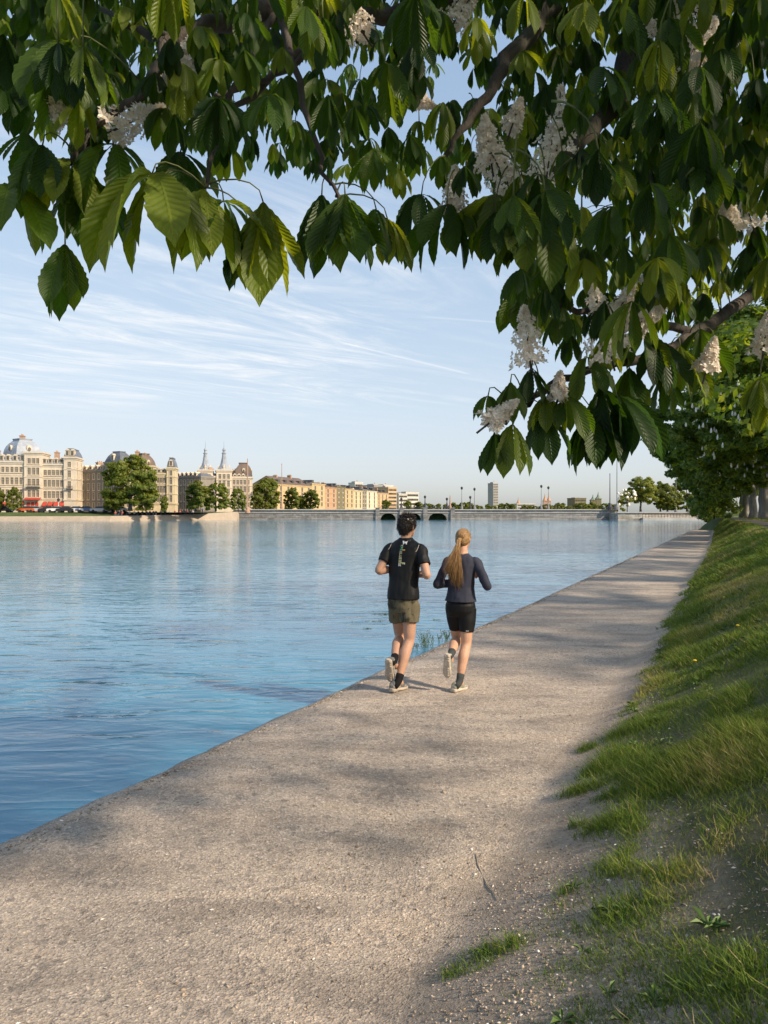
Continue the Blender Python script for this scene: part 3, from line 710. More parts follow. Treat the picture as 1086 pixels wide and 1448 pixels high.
for k, (t, s, rz) in enumerate(((14.5, 5.6, 1.9), (-9.5, 5.2, 0.6), (20.5, 5.8, 4.0), (31.0, 5.6, 1.2))):
    cm, tm, bl = ROW[(k + 1) % 2]; tree('chestnut_tree', ('chestnut beside the runners, out of view to the right of the walkway', 'chestnut behind the photographer beside the walkway', 'chestnut ahead of the photographer shading the path from the right', 'front row chestnut just outside the view')[k], 'tree', 'chestnut trees in a row along the walkway', st(s, t, Z_TOP), PATH_RZ + rz, 0.9, sparse, tm, None)

# low bushes where the bank ends
sh_l = [(0, 0, 1.2, 1.6, 1.5, 1.2), (-1.3, .4, .9, 1.1, 1.1, .9), (1.2, -.3, 1.0, 1.1, 1.1, .9), (.3, .3, 2.3, 1.1, 1.1, .9)]
shc, _ = crown_mesh('crown', sh_l, 120, 0.20, 55, CROWN); sht = trunk_mesh('trunk', 1.2, .08, .06, [(-.8, .2, 1.4), (.9, -.2, 1.5)], BARK, 4)
for (t, s, k, lab) in ((92, -2.2, .95, 'leafy bush at the lake side of the far end of the bank'), (97, -0.2, 1.1, 'leafy bush behind the grassy hump at the far end of the path'), (101, 1.6, 1.2, 'leafy bush beside the far end of the asphalt walkway'), (108, -1.2, 1.9, 'tallest leafy bush beyond the end of the bank')):
    p = st(s + float(bend(t, s)), t, 0.75); tree('leafy_bush', lab, 'bush', 'bushes at the far end of the bank', p, t, k, shc, sht)
# --- the big chestnut overhead
TP = st(4.6, -1.0, Z_TOP)
big = empty('overhanging_chestnut', TP); tag(big, 'large chestnut overhead whose dark leafy boughs and blossoms frame the top of the view', 'tree')
def rel(p): return Vector(p) - TP
def bough(pts, r0, r1, n=9, jit=0.02, seed=0):
    rr = random.Random(seed); P = [Vector(p) for p in pts]; out = []
    for i in range(len(P) - 1):
        a = P[max(i - 1, 0)]; b = P[i]; c = P[i + 1]; d = P[min(i + 2, len(P) - 1)]
        for k in range(4):
            f = k / 4; out.append(0.5 * ((2 * b) + (c - a) * f + (2 * a - 5 * b + 4 * c - d) * f * f + (3 * b - a - 3 * c + d) * f ** 3) + Vector((rr.uniform(-1, 1), rr.uniform(-1, 1), rr.uniform(-1, 1))) * jit)
    out.append(P[-1]); N = len(out); return [rel(p) for p in out], [r0 + (r1 - r0) * (i / (N - 1)) ** 0.8 for i in range(N)]
fork = TP + Vector((-0.2, 0.3, 3.4))
tb = MB(); tb.tube([rel(TP + Vector((0, 0, -0.2))), rel(TP + Vector((0.02, 0, 0.6))), rel(TP + Vector((-0.05, 0.1, 2.0))), rel(fork), rel(fork + Vector((0.1, 0.2, 1.8))), rel(fork + Vector((0.3, 0.1, 4.5)))], [0.55, 0.42, 0.38, 0.36, 0.28, 0.08], 16)
tb.build('trunk', BARK, big, True)
BOUGHS = [
 ([fork, at(1150, -260, 4.2), at(860, -150, 3.4), at(600, -60, 2.9), at(395, 8, 2.6), at(290, 38, 2.5), at(232, 62, 2.4)], 0.085, 0.018),
 ([at(236, 60, 2.4), at(218, 105, 2.36), at(190, 140, 2.32), at(150, 168, 2.28), at(112, 208, 2.25), at(92, 236, 2.2)], 0.020, 0.007),
 ([at(250, 55, 2.42), at(200, 45, 2.5), at(160, 18, 2.6), at(100, -10, 2.7)], 0.018, 0.006),
 ([at(860, -150, 3.4), at(700, -40, 3.3), at(585, 15, 3.2), at(500, 28, 3.1), at(440, 64, 3.0), at(385, 108, 2.95), at(330, 150, 2.9)], 0.05, 0.010),
 ([at(450, 8, 3.0), at(446, 45, 3.0), at(420, 88, 2.95), at(360, 118, 2.9), at(300, 132, 2.85)], 0.020, 0.007),
 ([at(860, -150, 3.4), at(800, -20, 3.2), at(755, 40, 3.1), at(715, 82, 3.0), at(700, 125, 2.95), at(660, 170, 2.9), at(630, 220, 2.9)], 0.055, 0.010),
 ([fork, at(1120, -150, 4.4), at(960, -20, 3.9), at(895, 70, 3.6), at(872, 140, 3.4), at(835, 190, 3.3), at(790, 235, 3.2), at(740, 270, 3.1)], 0.11, 0.012),
 ([fork, at(1220, 150, 4.4), at(1090, 380, 3.9), at(1020, 445, 3.6), at(985, 470, 3.4), at(930, 500, 3.1), at(850, 520, 2.9), at(780, 545, 2.75), at(735, 580, 2.6), at(715, 600, 2.55)], 0.045, 0.006),
 ([at(985, 470, 3.4), at(900, 455, 3.2), at(820, 440, 3.0), at(760, 430, 2.9), at(735, 420, 2.85)], 0.022, 0.006),
 ([fork, at(1200, 20, 5.2), at(1060, 180, 4.8), at(960, 270, 4.4), at(880, 300, 4.0), at(800, 320, 3.6)], 0.09, 0.012),
 ([at(395, 8, 2.6), at(420, 120, 2.5), at(450, 220, 2.4), at(480, 290, 2.35)], 0.016, 0.005),
 ([at(395, 8, 2.6), at(330, 130, 2.45), at(300, 230, 2.3), at(290, 265, 2.25)], 0.014, 0.005),
 ([fork, at(1400, -200, 5), at(1500, -700, 4), TP + Vector((-3.0, -2.0, 5.5)), TP + Vector((-5.0, -3.0, 5.6))], 0.12, 0.03),
 ([fork, TP + Vector((1.5, 3.0, 6.0)), TP + Vector((0.5, 6.0, 7.2))], 0.14, 0.03),
 ([fork, TP + Vector((2.5, -2.0, 6.0)), TP + Vector((3.5, -4.0, 7.2))], 0.14, 0.03),
]
for k, (pts, r0, r1) in enumerate(BOUGHS):
    P, rad = bough(pts, r0, r1, seed=k, jit=0.012); m = MB(); m.tube(P, rad, 10); m.build('branch', BARK, big, True)

# palmate leaves: every leaflet folded along its midrib, drooping, with a toothed edge
def leaflet_template(nl, lod):
    us = np.linspace(0, 1, nl + 1); prof = np.interp(us, [0, .05, .25, .5, .68, .82, .92, 1.0], [0.02, .10, .52, .86, 1.0, .80, .34, 0.0])
    rows = []
    for i, u in enumerate(us):
        tooth = 1.0 + (0.055 if i % 2 else -0.055) * (0.1 < u < 0.95) * (lod == 0)
        for v in ((-1, -.5, 0, .5, 1) if lod == 0 else (-1, 0, 1)): rows.append((u - (0.012 if (lod == 0 and abs(v) == 1 and i % 2) else 0), v * prof[i] * (tooth if abs(v) == 1 else 1), v))
    k = 5 if lod == 0 else 3; idx = np.arange((nl + 1) * k).reshape(nl + 1, k)
    q = np.stack([idx[:-1, :-1], idx[:-1, 1:], idx[1:, 1:], idx[1:, :-1]], -1).reshape(-1, 4)
    return np.array(rows), q
T_HI = leaflet_template(20, 0); T_LO = leaflet_template(5, 1)
def palmate(hubs, sizes, axes, tmpl, rg, droop=1.0, nleaf=(6, 9)):
    rows, q = tmpl; O, Az, L, E0, E1, Rl, Tn, Wd = [], [], [], [], [], [], [], []
    for h, sz, ax in zip(hubs, sizes, axes):
        n = rg.integers(*nleaf); a0 = rg.uniform(0, 6.28); tn = np.clip(rg.normal(0.45, 0.33), 0, 1); span = rg.uniform(4.0, 5.6); szr = rg.uniform(.85, 1.12); dv = rg.uniform(-.30, .45)
        for k in range(n):
            f = (k + .5) / n - .5; O.append(h); Az.append(ax + f * span + rg.normal(0, .12)); L.append(sz * szr * (1.0 - 0.75 * abs(f) ** 1.6) * rg.uniform(0.9, 1.08))
            e0 = -rg.uniform(0.45, 1.05) * droop; E0.append(e0 + dv); E1.append(-min(1.5, rg.uniform(1.0, 1.56) * droop + 0.05)); Rl.append(rg.normal(0, .45)); Tn.append(np.clip(tn + rg.normal(0, .1), 0, 1)); Wd.append(rg.uniform(0.125, 0.170))
    O = np.array([tuple(o) for o in O]); Az, L, E0, E1, Rl, Tn, Wd = map(np.array, (Az, L, E0, E1, Rl, Tn, Wd)); n = len(L)
    u = rows[:, 0][None]; vw = rows[:, 1][None]; vv = rows[:, 2][None]
    g = 1 - np.exp(-3.2 * u) ; g = g / (1 - math.exp(-3.2))
    us = np.linspace(0, 1, 25); e = E0[:, None] + (E1 - E0)[:, None] * (1 - np.exp(-3.2 * us)) / (1 - math.exp(-3.2))
    cr = np.concatenate([np.zeros((n, 1)), np.cumsum(np.cos(e[:, :-1]) / 24, 1)], 1); cz = np.concatenate([np.zeros((n, 1)), np.cumsum(np.sin(e[:, :-1]) / 24, 1)], 1)
    ui = np.clip(np.broadcast_to(u, (n, rows.shape[0])), 0, 1) * 24; i0 = np.minimum(ui.astype(int), 23); fr = ui - i0; ar = np.arange(n)[:, None]
    r = cr[ar, i0] * (1 - fr) + cr[ar, i0 + 1] * fr; z = cz[ar, i0] * (1 - fr) + cz[ar, i0 + 1] * fr
    el = E0[:, None] + (E1 - E0)[:, None] * g
    ca, sa = np.cos(Az)[:, None], np.sin(Az)[:, None]
    w = vw * Wd[:, None]; fold = np.abs(vw) * Wd[:, None] * 0.42 + 0.006 * np.sin(u * 50) * np.abs(vv)
    # side, up vectors of the blade
    cR, sR = np.cos(Rl)[:, None], np.sin(Rl)[:, None]
    side = np.stack([-sa + 0 * el, ca + 0 * el, 0 * el], -1); nrm = np.stack([-np.sin(el) * ca, -np.sin(el) * sa, np.cos(el)], -1)
    s2 = side * cR[..., None] + nrm * sR[..., None]; n2 = nrm * cR[..., None] - side * sR[..., None]
    P = O[:, None] + L[:, None, None] * (np.stack([r * ca, r * sa, z], -1) + s2 * w[..., None] + n2 * fold[..., None])
    V = P.reshape(-1, 3); nq = rows.shape[0]; Q = (np.arange(n)[:, None, None] * nq + q[None]).reshape(-1, 4)
    uv = np.stack([np.broadcast_to(u, (n, nq)), np.broadcast_to(vv * .5 + .5, (n, nq))], -1).reshape(-1, 2)
    return V, Q, uv, np.repeat(Tn, nq)
rg = np.random.default_rng(5)
# leaves seen against the sky, one by one: hub, length in px, distance, heading of the leaf
HERO = [(92, 345, 118, 2.2, 3.9), (215, 246, 165, 2.15, 4.6), (228, 260, 120, 2.2, 5.4), (288, 268, 140, 2.25, 4.7), (316, 285, 118, 2.3, 5.2), (372, 285, 138, 2.3, 4.7), (352, 320, 88, 2.35, 4.0), (455, 275, 115, 2.4, 4.2), (488, 275, 112, 2.35, 4.9), (532, 296, 92, 2.5, 5.0), (548, 310, 70, 2.5, 5.8),
        (18, 262, 112, 2.2, 5.4), (60, 205, 118, 2.2, 4.3), (100, 226, 122, 2.25, 5.2), (120, 250, 110, 2.3, 5.8), (38, 190, 70, 2.3, 3.4), (160, 205, 112, 2.3, 4.9), (5, 130, 60, 2.3, 4.6), (45, 120, 80, 2.4, 4.2), (100, 60, 130, 2.1, 4.4), (140, 180, 60, 2.3, 3.7), (255, 215, 90, 2.4, 5.2),
        (596, 275, 85, 2.7, 4.2), (632, 290, 98, 2.6, 4.2), (655, 300, 80, 2.65, 5.2), (700, 275, 108, 2.6, 4.0), (735, 280, 112, 2.55, 5.4), (700, 300, 80, 2.5, 4.7), (742, 400, 72, 2.8, 4.0), (765, 300, 120, 2.5, 5.0),
        (722, 540, 66, 2.55, 3.6), (752, 520, 72, 2.6, 4.6), (700, 610, 62, 2.5, 4.2), (725, 600, 78, 2.5, 4.7), (765, 590, 70, 2.6, 5.4), (690, 560, 50, 2.5, 3.4), (800, 560, 72, 2.6, 5.3), (830, 505, 74, 2.7, 4.4), (850, 545, 122, 2.7, 4.7), (838, 590, 78, 2.7, 4.0), (872, 560, 100, 2.75, 5.5), (822, 600, 62, 2.7, 4.6), (770, 560, 60, 2.6, 4.3),
        (905, 468, 76, 2.9, 4.3), (930, 480, 92, 2.9, 5.2), (962, 490, 82, 3.1, 5.0), (990, 465, 80, 3.2, 5.5), (890, 520, 75, 2.9, 4.6), (1075, 535, 70, 3.0, 4.4), (1090, 560, 60, 3.0, 4.0), (940, 530, 62, 3.1, 4.8), (1010, 480, 62, 3.4, 5.2)]
hubs = [at(x, y, d) for x, y, l, d, a in HERO]; szs = [l / F * d * 1.08 for x, y, l, d, a in HERO]; axs = [a for x, y, l, d, a in HERO]
def low(px):      # the lower rim of the canopy as it hangs over the view
    return np.interp(px, [-400, 0, 60, 120, 175, 230, 300, 380, 480, 560, 600, 650, 690, 720, 750, 800, 850, 900, 960, 1040, 1086, 1500], [60, 140, 190, 215, 140, 215, 240, 250, 255, 265, 240, 260, 285, 370, 455, 500, 520, 470, 455, 425, 410, 420])
def canopy(n, x0, x1, y0, y1, z0, z1, size, lodsplit=3.2):
    X = rg.uniform(x0, x1, n); Y = rg.uniform(y0, y1, n); Z = rg.uniform(z0, z1, n)
    px = 543 + F * X / np.maximum(Y, .15); py = 724 - F * (Z - CAMZ) / np.maximum(Y, .15)
    inview = (Y > 0.15) & (px > -250) & (px < 1336)
    L = size * rg.uniform(0.75, 1.15, n)
    ok = np.where(inview, py + 0.55 * L / np.maximum(Y, .15) * F < low(px), Z > 2.6)
    ok &= (np.sqrt(X * X + Y * Y + (Z - CAMZ) ** 2) > 1.75) 
    # twiggy gaps: leaves gather around bough ends
    gap = np.array([mnoise.noise(Vector((a * 1.25 + 9, b * 1.25, c * 1.25))) for a, b, c in zip(X, Y, Z)])
    ok &= gap > -0.40; ok &= inview | (rg.random(n) < 0.28)  # leaves out of view thinned to weaken their shadows on the path
    return np.stack([X, Y, Z], -1)[ok], L[ok]
A1, L1 = canopy(5400, -2.6, 4.2, 1.7, 4.4, 2.25, 5.2, 0.150)
A2, L2 = canopy(1450, -3.5, 7.5, 2.4, 7.5, 2.6, 7.5, 0.185)
A3, L3 = canopy(260, -4.0, 9.0, -5.0, 9.0, 3.4, 9.0, 0.21)
hub_all = np.concatenate([np.array([tuple(h) for h in hubs]), A1]); sz_all = np.concatenate([szs, L1]); ax_all = np.concatenate([axs, rg.uniform(0, 6.28, len(L1))])
V, Q, uv, tn = palmate(hub_all - np.array(TP), sz_all, ax_all, T_HI, rg)
V2, Q2, uv2, tn2 = palmate(np.concatenate([A2, A3]) - np.array(TP), np.concatenate([L2, L3]), rg.uniform(0, 6.28, len(L2) + len(L3)), T_LO, rg)
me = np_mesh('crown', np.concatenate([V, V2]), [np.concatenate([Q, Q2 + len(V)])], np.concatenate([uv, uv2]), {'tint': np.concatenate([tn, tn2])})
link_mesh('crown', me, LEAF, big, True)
# leaf stalks from the nearest bough point to every hub close by
BP = []
for pts, r0, r1 in BOUGHS:
    P, _ = bough(pts, r0, r1, jit=0.0); BP += [tuple(p) for p in P]
BPn = np.array(BP); st_m = MB()
for h in hub_all[:520] - np.array(TP):
    d = np.linalg.norm(BPn - h, axis=1) + 1.2 * np.maximum(h[2] - BPn[:, 2], 0); i = int(np.argmin(d)); a = Vector(BPn[i]); b = Vector(h)
    if (a - b).length > 0.38: a = b + Vector((rg.normal(0, .05), rg.normal(0, .05), 0.13))
    mid = a.lerp(b, .5) + Vector((0, 0, 0.05 + 0.10 * (a - b).length)); q = [a * (1 - u) ** 3 + (a.lerp(mid, .8)) * 3 * u * (1 - u) ** 2 + (b + Vector((0, 0, .07))) * 3 * u * u * (1 - u) + b * u ** 3 for u in (0, .2, .4, .6, .8, 1)]
    st_m.tube(q, [0.0036, 0.0028, 0.0024, 0.0021, 0.0020, 0.0026], 5)
tag(st_m.build('leaf_stalk', simple('leaf_stalk', (0.10, 0.12, 0.03), 0.6, 0.3, 8), big, True), kind='stuff')

# flower candles
PAN = [(195, 168, 74, 2.45, 0.4, .2), (255, 92, 62, 2.6, -0.2, .3), (232, 120, 46, 2.6, .3, .2), (75, 150, 40, 2.3, -.3, .3), (588, 140, 52, 3.0, 0.5, -.2), (703, 232, 100, 2.75, -0.45, .8), (735, 258, 62, 2.7, -.5, .5), (790, 170, 84, 3.0, 0.05, 1), (778, 215, 70, 3.0, 0.15, 1), (643, 265, 52, 2.8, 0.0, .9),
       (968, 28, 88, 2.9, -0.2, 1), (938, 48, 60, 2.9, -.9, .4), (985, 80, 68, 2.9, -0.5, .8), (850, 452, 92, 2.75, -0.4, 1), (745, 472, 70, 2.75, -.1, .8), (912, 452, 58, 2.85, .8, .5), (945, 395, 60, 3.1, -.3, .8), (1056, 292, 56, 3.3, -.2, .7), (712, 582, 46, 2.6, .5, .4), (655, 12, 60, 2.8, .3, .5), (495, 20, 62, 2.9, -.4, .6), (1083, 470, 52, 3.2, .1, 1), (730, 160, 40, 3.1, .2, .6), (790, 545, 34, 2.75, .1, 1), (1000, 60, 66, 2.8, .3, 1), (925, 380, 50, 2.9, .2, 1), (1030, 300, 44, 3.0, -.5, .8), (880, 430, 56, 2.8, .5, 1), (270, 70, 50, 2.5, .4, .8), (690, 200, 62, 2.75, -.2, 1), (1005, 500, 40, 3.0, .2, 1)]
for k, (px, py, L, d, lx, lz) in enumerate(PAN):
    rr = np.random.default_rng(100 + k); d *= .94; c = at(px, py, d); ln = L / F * d * 1.12; ax = Vector((lx, rr.uniform(-.4, .1), lz)).normalized(); base = c - ax * ln * .55
    u = ax.cross(Vector((0, 1, 0.1))).normalized(); v = ax.cross(u); n = 165; Vf, Ff, Tf = [], [], []
    for j in range(n):
        f = (j + rr.random()) / n; a = j * 2.4 + rr.normal(0, .3); rad = ln * 0.33 * (1 - f) ** 0.75 * rr.uniform(0.35, 1.2) + 0.004
        o = (u * math.cos(a) + v * math.sin(a)); p = base + ax * (ln * f * 1.05) + o * rad; fd = (o + ax * 0.45 + Vector(rr.normal(0, .25, 3))).normalized(); e1 = fd.orthogonal().normalized(); e2 = fd.cross(e1); b0 = rr.uniform(0, 6.28); s = rr.uniform(0.0100, 0.0155) * (1 - .35 * f)
        for q in range(5):
            aa = b0 + q * 1.257; dr = e1 * math.cos(aa) + e2 * math.sin(aa); sd = fd.cross(dr); b = len(Vf); up = rr.uniform(0.1, 0.9)
            Vf += [p - fd * s * .4, p + dr * s * .7 + sd * s * .42 + fd * s * .2 * up, p + dr * s * 1.25 + fd * s * .6 * up, p + dr * s * .7 - sd * s * .42 + fd * s * .2 * up]
            Ff.append((b, b + 1, b + 2, b + 3)); tt_ = float(np.clip(rr.normal(.5, .16), .1, .8)); Tf += [1.0 if rr.random() < .12 else tt_ - .25, tt_, tt_, tt_]
    me = np_mesh('blossom', np.array([tuple(rel(p)) for p in Vf]), [np.array(Ff)], attrs={'tint': Tf}); o = link_mesh('blossom', me, FLOWER, big)
    m = MB(); m.tube([rel(base - ax * .05), rel(base + ax * ln * .5), rel(base + ax * ln)], [.004, .003, .0012], 5); m.build('stem', BARK, o)
# ================= the far shore: buildings, bridge, quays =================
GZ = 1.64                                   # street level over there
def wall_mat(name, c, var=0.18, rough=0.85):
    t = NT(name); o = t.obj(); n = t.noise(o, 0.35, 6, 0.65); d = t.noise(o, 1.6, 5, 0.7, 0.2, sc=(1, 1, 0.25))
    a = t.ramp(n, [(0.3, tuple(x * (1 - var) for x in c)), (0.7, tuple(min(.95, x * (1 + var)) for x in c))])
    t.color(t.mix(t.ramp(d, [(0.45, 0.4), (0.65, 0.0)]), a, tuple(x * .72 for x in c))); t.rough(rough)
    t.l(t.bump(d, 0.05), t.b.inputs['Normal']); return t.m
def roof_mat(name, c, rough=0.5):
    t = NT(name); o = t.obj(); w = t.n('ShaderNodeTexWave', wave_type='BANDS', bands_direction='Z'); t.l(o, w.inputs[0]); w.inputs['Scale'].default_value = 1.2; w.inputs['Distortion'].default_value = 1.5
    n = t.noise(o, 0.8, 6, 0.7); t.color(t.ramp(t.math('MULTIPLY_ADD', w.outputs['Fac'], 0.25, n), [(0.35, tuple(x * .65 for x in c)), (0.85, tuple(x * 1.35 for x in c))])); t.rough(rough); return t.m
M_CREAM = wall_mat('cream_stone', (0.68, 0.585, 0.45)); M_PALE = wall_mat('pale_render', (0.68, 0.60, 0.46)); M_SHADEGREY = wall_mat('shade_and_grey_stone', (0.25, 0.225, 0.19))  # grey stone: shade of the turned-away fronts put into its colour; plain grey elsewhere
M_YEL = wall_mat('yellow_render', (0.64, 0.53, 0.33)); M_OCH = wall_mat('ochre_render', (0.60, 0.44, 0.24)); M_BRICK = wall_mat('orange_brick', (0.54, 0.32, 0.19)); M_PEACH = wall_mat('peach_render', (0.62, 0.42, 0.24)); M_WHITE = wall_mat('white_render', (0.66, 0.63, 0.57)); M_OLIVE = wall_mat('olive_panel', (0.20, 0.18, 0.10)); M_PINK = wall_mat('pink_panels', (0.50, 0.33, 0.27)); M_CONC = wall_mat('weathered_concrete', (0.40, 0.385, 0.36))
M_SLATE = roof_mat('slate', (0.115, 0.125, 0.145), 0.35); M_LEAD = roof_mat('lead_roof', (0.30, 0.33, 0.37), 0.35); M_BROWNR = roof_mat('brown_tiles', (0.13, 0.095, 0.075), 0.7); M_DKR = roof_mat('dark_roof', (0.07, 0.07, 0.07), 0.6)
M_TRIM = wall_mat('stone_trim', (0.62, 0.53, 0.40)); M_CHIM = wall_mat('chimney_brick', (0.45, 0.30, 0.20))
def glass_mat():
    t = NT('window_glass'); t.color(t.ramp(t.noise(t.obj(), 0.6, 2), [(0.35, (0.035, 0.035, 0.035)), (0.65, (0.13, 0.11, 0.085))])); t.rough(0.12); return t.m
M_GLASS = glass_mat(); M_RED = simple('red_awning', (0.42, 0.055, 0.03), 0.8, 0.2, 2); M_IRON = simple('dark_iron', (0.04, 0.04, 0.045), 0.5, 0.3, 5); M_STEEL = simple('grey_painted_steel', (0.22, 0.23, 0.24), 0.5, 0.2, 5); M_RUST = simple('warm_painted_steel', (0.42, 0.26, 0.17), 0.6, 0.2, 5)
WIN = {}
def win_mesh(w, h, arch=False):
    k = (round(w, 2), round(h, 2), arch)
    if k not in WIN:
        m = MB(); b = 0.13; m.mat(0)
        m.box(-w / 2 - b, -w / 2, -0.10, 0.02, -h / 2 - b, h / 2 + b); m.box(w / 2, w / 2 + b, -0.10, 0.02, -h / 2 - b, h / 2 + b)
        m.box(-w / 2, w / 2, -0.10, 0.02, h / 2, h / 2 + b); m.box(-w / 2 - b - .06, w / 2 + b + .06, -0.18, 0.02, -h / 2 - b - .1, -h / 2 - b + .001)
        m.box(-w / 2, w / 2, -0.10, 0.02, -h / 2 - b, -h / 2)
        m.box(-0.03, 0.03, -0.05, 0.0, -h / 2, h / 2); m.box(-w / 2, w / 2, -0.048, 0.0, h * .18, h * .18 + .05)
        m.mat(1).box(-w / 2, w / 2, -0.02, 0.01, -h / 2, h / 2)
        me = m.mesh('window'); me.materials.append(M_TRIM); me.materials.append(M_GLASS); me.polygons.foreach_set('material_index', m.m); WIN[k] = me
    return WIN[k]

class Bld:
    def __init__(s, name, label, px0, Y0, yaw, wm, cat='building', group=None):
        s.th = R(yaw); s.Y0 = Y0; s.X0 = (px0 - 543) / F * Y0; s.wm = wm; s.W = MB()
        s.e = empty(name, (s.X0, Y0, GZ), s.th); tag(s.e, label, cat, group); s.done = False
    def xl(s, px):
        k = (px - 543) / F; return (k * s.Y0 - s.X0) / (math.cos(s.th) - k * math.sin(s.th))
    def zl(s, py, px):
        return CAMZ - (py - 724) / F * (s.Y0 + s.xl(px) * math.sin(s.th)) - GZ
    def block(s, px0, px1, pyc, rows=(), wins=(), y0=0.0, depth=11.0, ww=0.62, side=0, base=True):
        x0, x1 = s.xl(px0), s.xl(px1); pc = (px0 + px1) / 2; h = s.zl(pyc, pc); W = s.W
        W.box(x0, x1, y0, y0 + depth, -1.2, h)
        o = 0.28; W.box(x0 - o, x1 + o, y0 - o, y0 + depth + o, h + 0.002, h + 0.38); W.box(x0 - .12, x1 + .12, y0 - .12, y0 + depth + .12, h - 0.36, h - 0.002)
        zs = [s.zl(r, pc) for r in rows]
        for a, b in zip(zs[:-1], zs[1:]):
            z = (a + b) / 2; W.box(x0 - .10, x1 + .10, y0 - .10, y0 + depth + .1, z - .10, z + .10)
        if zs and base: z = zs[-1] - 1.35; W.box(x0 - .16, x1 + .16, y0 - .16, y0 + depth + .16, z - .16, z + .16)
        for i, z in enumerate(zs):
            hh = 1.35 if i == 0 else 1.75
            for p in wins:
                o = link_mesh('window', win_mesh(ww, hh), None, s.e); o.location = (s.xl(p), y0, z)
            for k in range(side):
                o = link_mesh('window', win_mesh(ww, hh), None, s.e); o.location = (x1, y0 + depth * (k + .5) / side, z); o.rotation_euler = (0, 0, R(90))
        s.b = (x0, x1, y0, y0 + depth, h + 0.38); return s.b
    def mansard(s, pyt, pc, inset=0.9, mat=None, dorm=(), chim=(), crest=False, b=None):
        x0, x1, y0, y1, z = b or s.b; zt = s.zl(pyt, pc); m = MB(); h = zt - z
        hy = min(inset, (y1 - y0) * .3); hx = min(inset, (x1 - x0) * .3)
        pr = [(0.0, 0.0), (0.18, 0.3), (0.42, 0.6), (0.75, 0.85), (1.0, 1.0)]
        m.ngon_tube([[Vector((x0 + hx * a, y0 + hy * a, z + h * c)), Vector((x1 - hx * a, y0 + hy * a, z + h * c)), Vector((x1 - hx * a, y1 - hy * a, z + h * c)), Vector((x0 + hx * a, y1 - hy * a, z + h * c))] for a, c in pr])
        if crest: m.box(x0 + hx - .1, x1 - hx + .1, y0 + hy - .1, y1 - hy + .1, zt + .003, zt + .22)
        r = m.build('roof', mat or M_SLATE, s.e)
        for p in dorm:
            x = s.xl(p); d = MB(); w = 0.5; zc = z + h * .12; ht = min(1.3, h * .72)
            d.mat(0).box(x - w, x + w, y0 - .05, y0 + hy + .5, zc, zc + ht); d.add([(x - w - .1, y0 - .15, zc + ht), (x + w + .1, y0 - .15, zc + ht), (x, y0 - .15, zc + ht + .45), (x - w - .1, y0 + hy + .5, zc + ht), (x + w + .1, y0 + hy + .5, zc + ht), (x, y0 + hy + .5, zc + ht + .45)], [(0, 1, 2), (0, 2, 5, 3), (1, 4, 5, 2), (0, 3, 4, 1), (3, 5, 4)])
            d.mat(1).box(x - w * .6, x + w * .6, y0 - .08, y0, zc + .12, zc + ht - .1)
            d.build('dormer', [M_TRIM, M_GLASS], r)
        s.chimneys(r, chim, zt, (y0 + y1) / 2); return r
    def chimneys(s, r, chim, zt, y):
        for p, pt in chim:
            x = s.xl(p); z1 = s.zl(pt, p); c = MB(); c.box(x - .45, x + .45, y - .9, y + .9, min(zt, z1) - 1.5, z1 - .2); c.box(x - .55, x + .55, y - 1, y + 1, z1 - .198, z1)
            for k in (-.6, 0, .6): c.lathe([(.12, z1), (.14, z1 + .35), (.1, z1 + .4)], 8, (x, y + k, 0))
            c.build('chimney', M_CHIM, r)
    def dome(s, px0, px1, pyb, pyt, yc, rot=0.0, mat=None, chim=(), win=True):
        x0, x1 = s.xl(px0), s.xl(px1); xc = (x0 + x1) / 2; rr = (x1 - x0) / 2 * (1.0 if rot else 1.0); pc = (px0 + px1) / 2
        zb, zt = s.zl(pyb, pc), s.zl(pyt, pc); h = zt - zb; m = MB(); pr = [(1.0, 0), (.985, .18), (.94, .38), (.85, .58), (.70, .78), (.52, .94), (.48, 1.0)]
        c4 = [(math.cos(R(45 + 90 * k) + rot), math.sin(R(45 + 90 * k) + rot)) for k in range(4)]; q = 1.0 if rot else math.sqrt(2)
        m.ngon_tube([[Vector((xc + rr * q * a * c, yc + rr * q * a * sn, zb + h * z)) for c, sn in c4] for a, z in pr])
        m.lathe([(rr * q * .50, zt + .003), (rr * q * .54, zt + .35)], 4, (xc, yc, 0), R(45) + rot); m.lathe([(rr * q * 1.03, zb - .35), (rr * q * 1.03, zb + .02)], 4, (xc, yc, 0), R(45) + rot)
        r = m.build('roof', mat or M_LEAD, s.e)
        if win:
            for k in range(4):
                a = R(90 * k) + rot; d = MB(); f = rr * q * .70; c = Vector((math.cos(a), math.sin(a), 0)); sd = Vector((-c.y, c.x, 0)); w = max(.45, rr * .14)
                ring = lambda o_, k_: [Vector((xc, yc, zb + h * .30)) + c * o_ + sd * (w * k_ * math.cos(t * math.pi / 5)) + Vector((0, 0, h * .20 * k_ * (1 + math.sin(t * math.pi / 5)) - .3)) for t in range(0, 11)]
                d.mat(0).ngon_tube([ring(f * .75, 1.0), ring(f + .10, 1.0)]); d.mat(1).ngon_tube([ring(f * .8, .66), ring(f + .16, .66)]); d.build('dormer', [M_TRIM, M_GLASS], r)
        s.chimneys(r, chim, zt, yc); return r
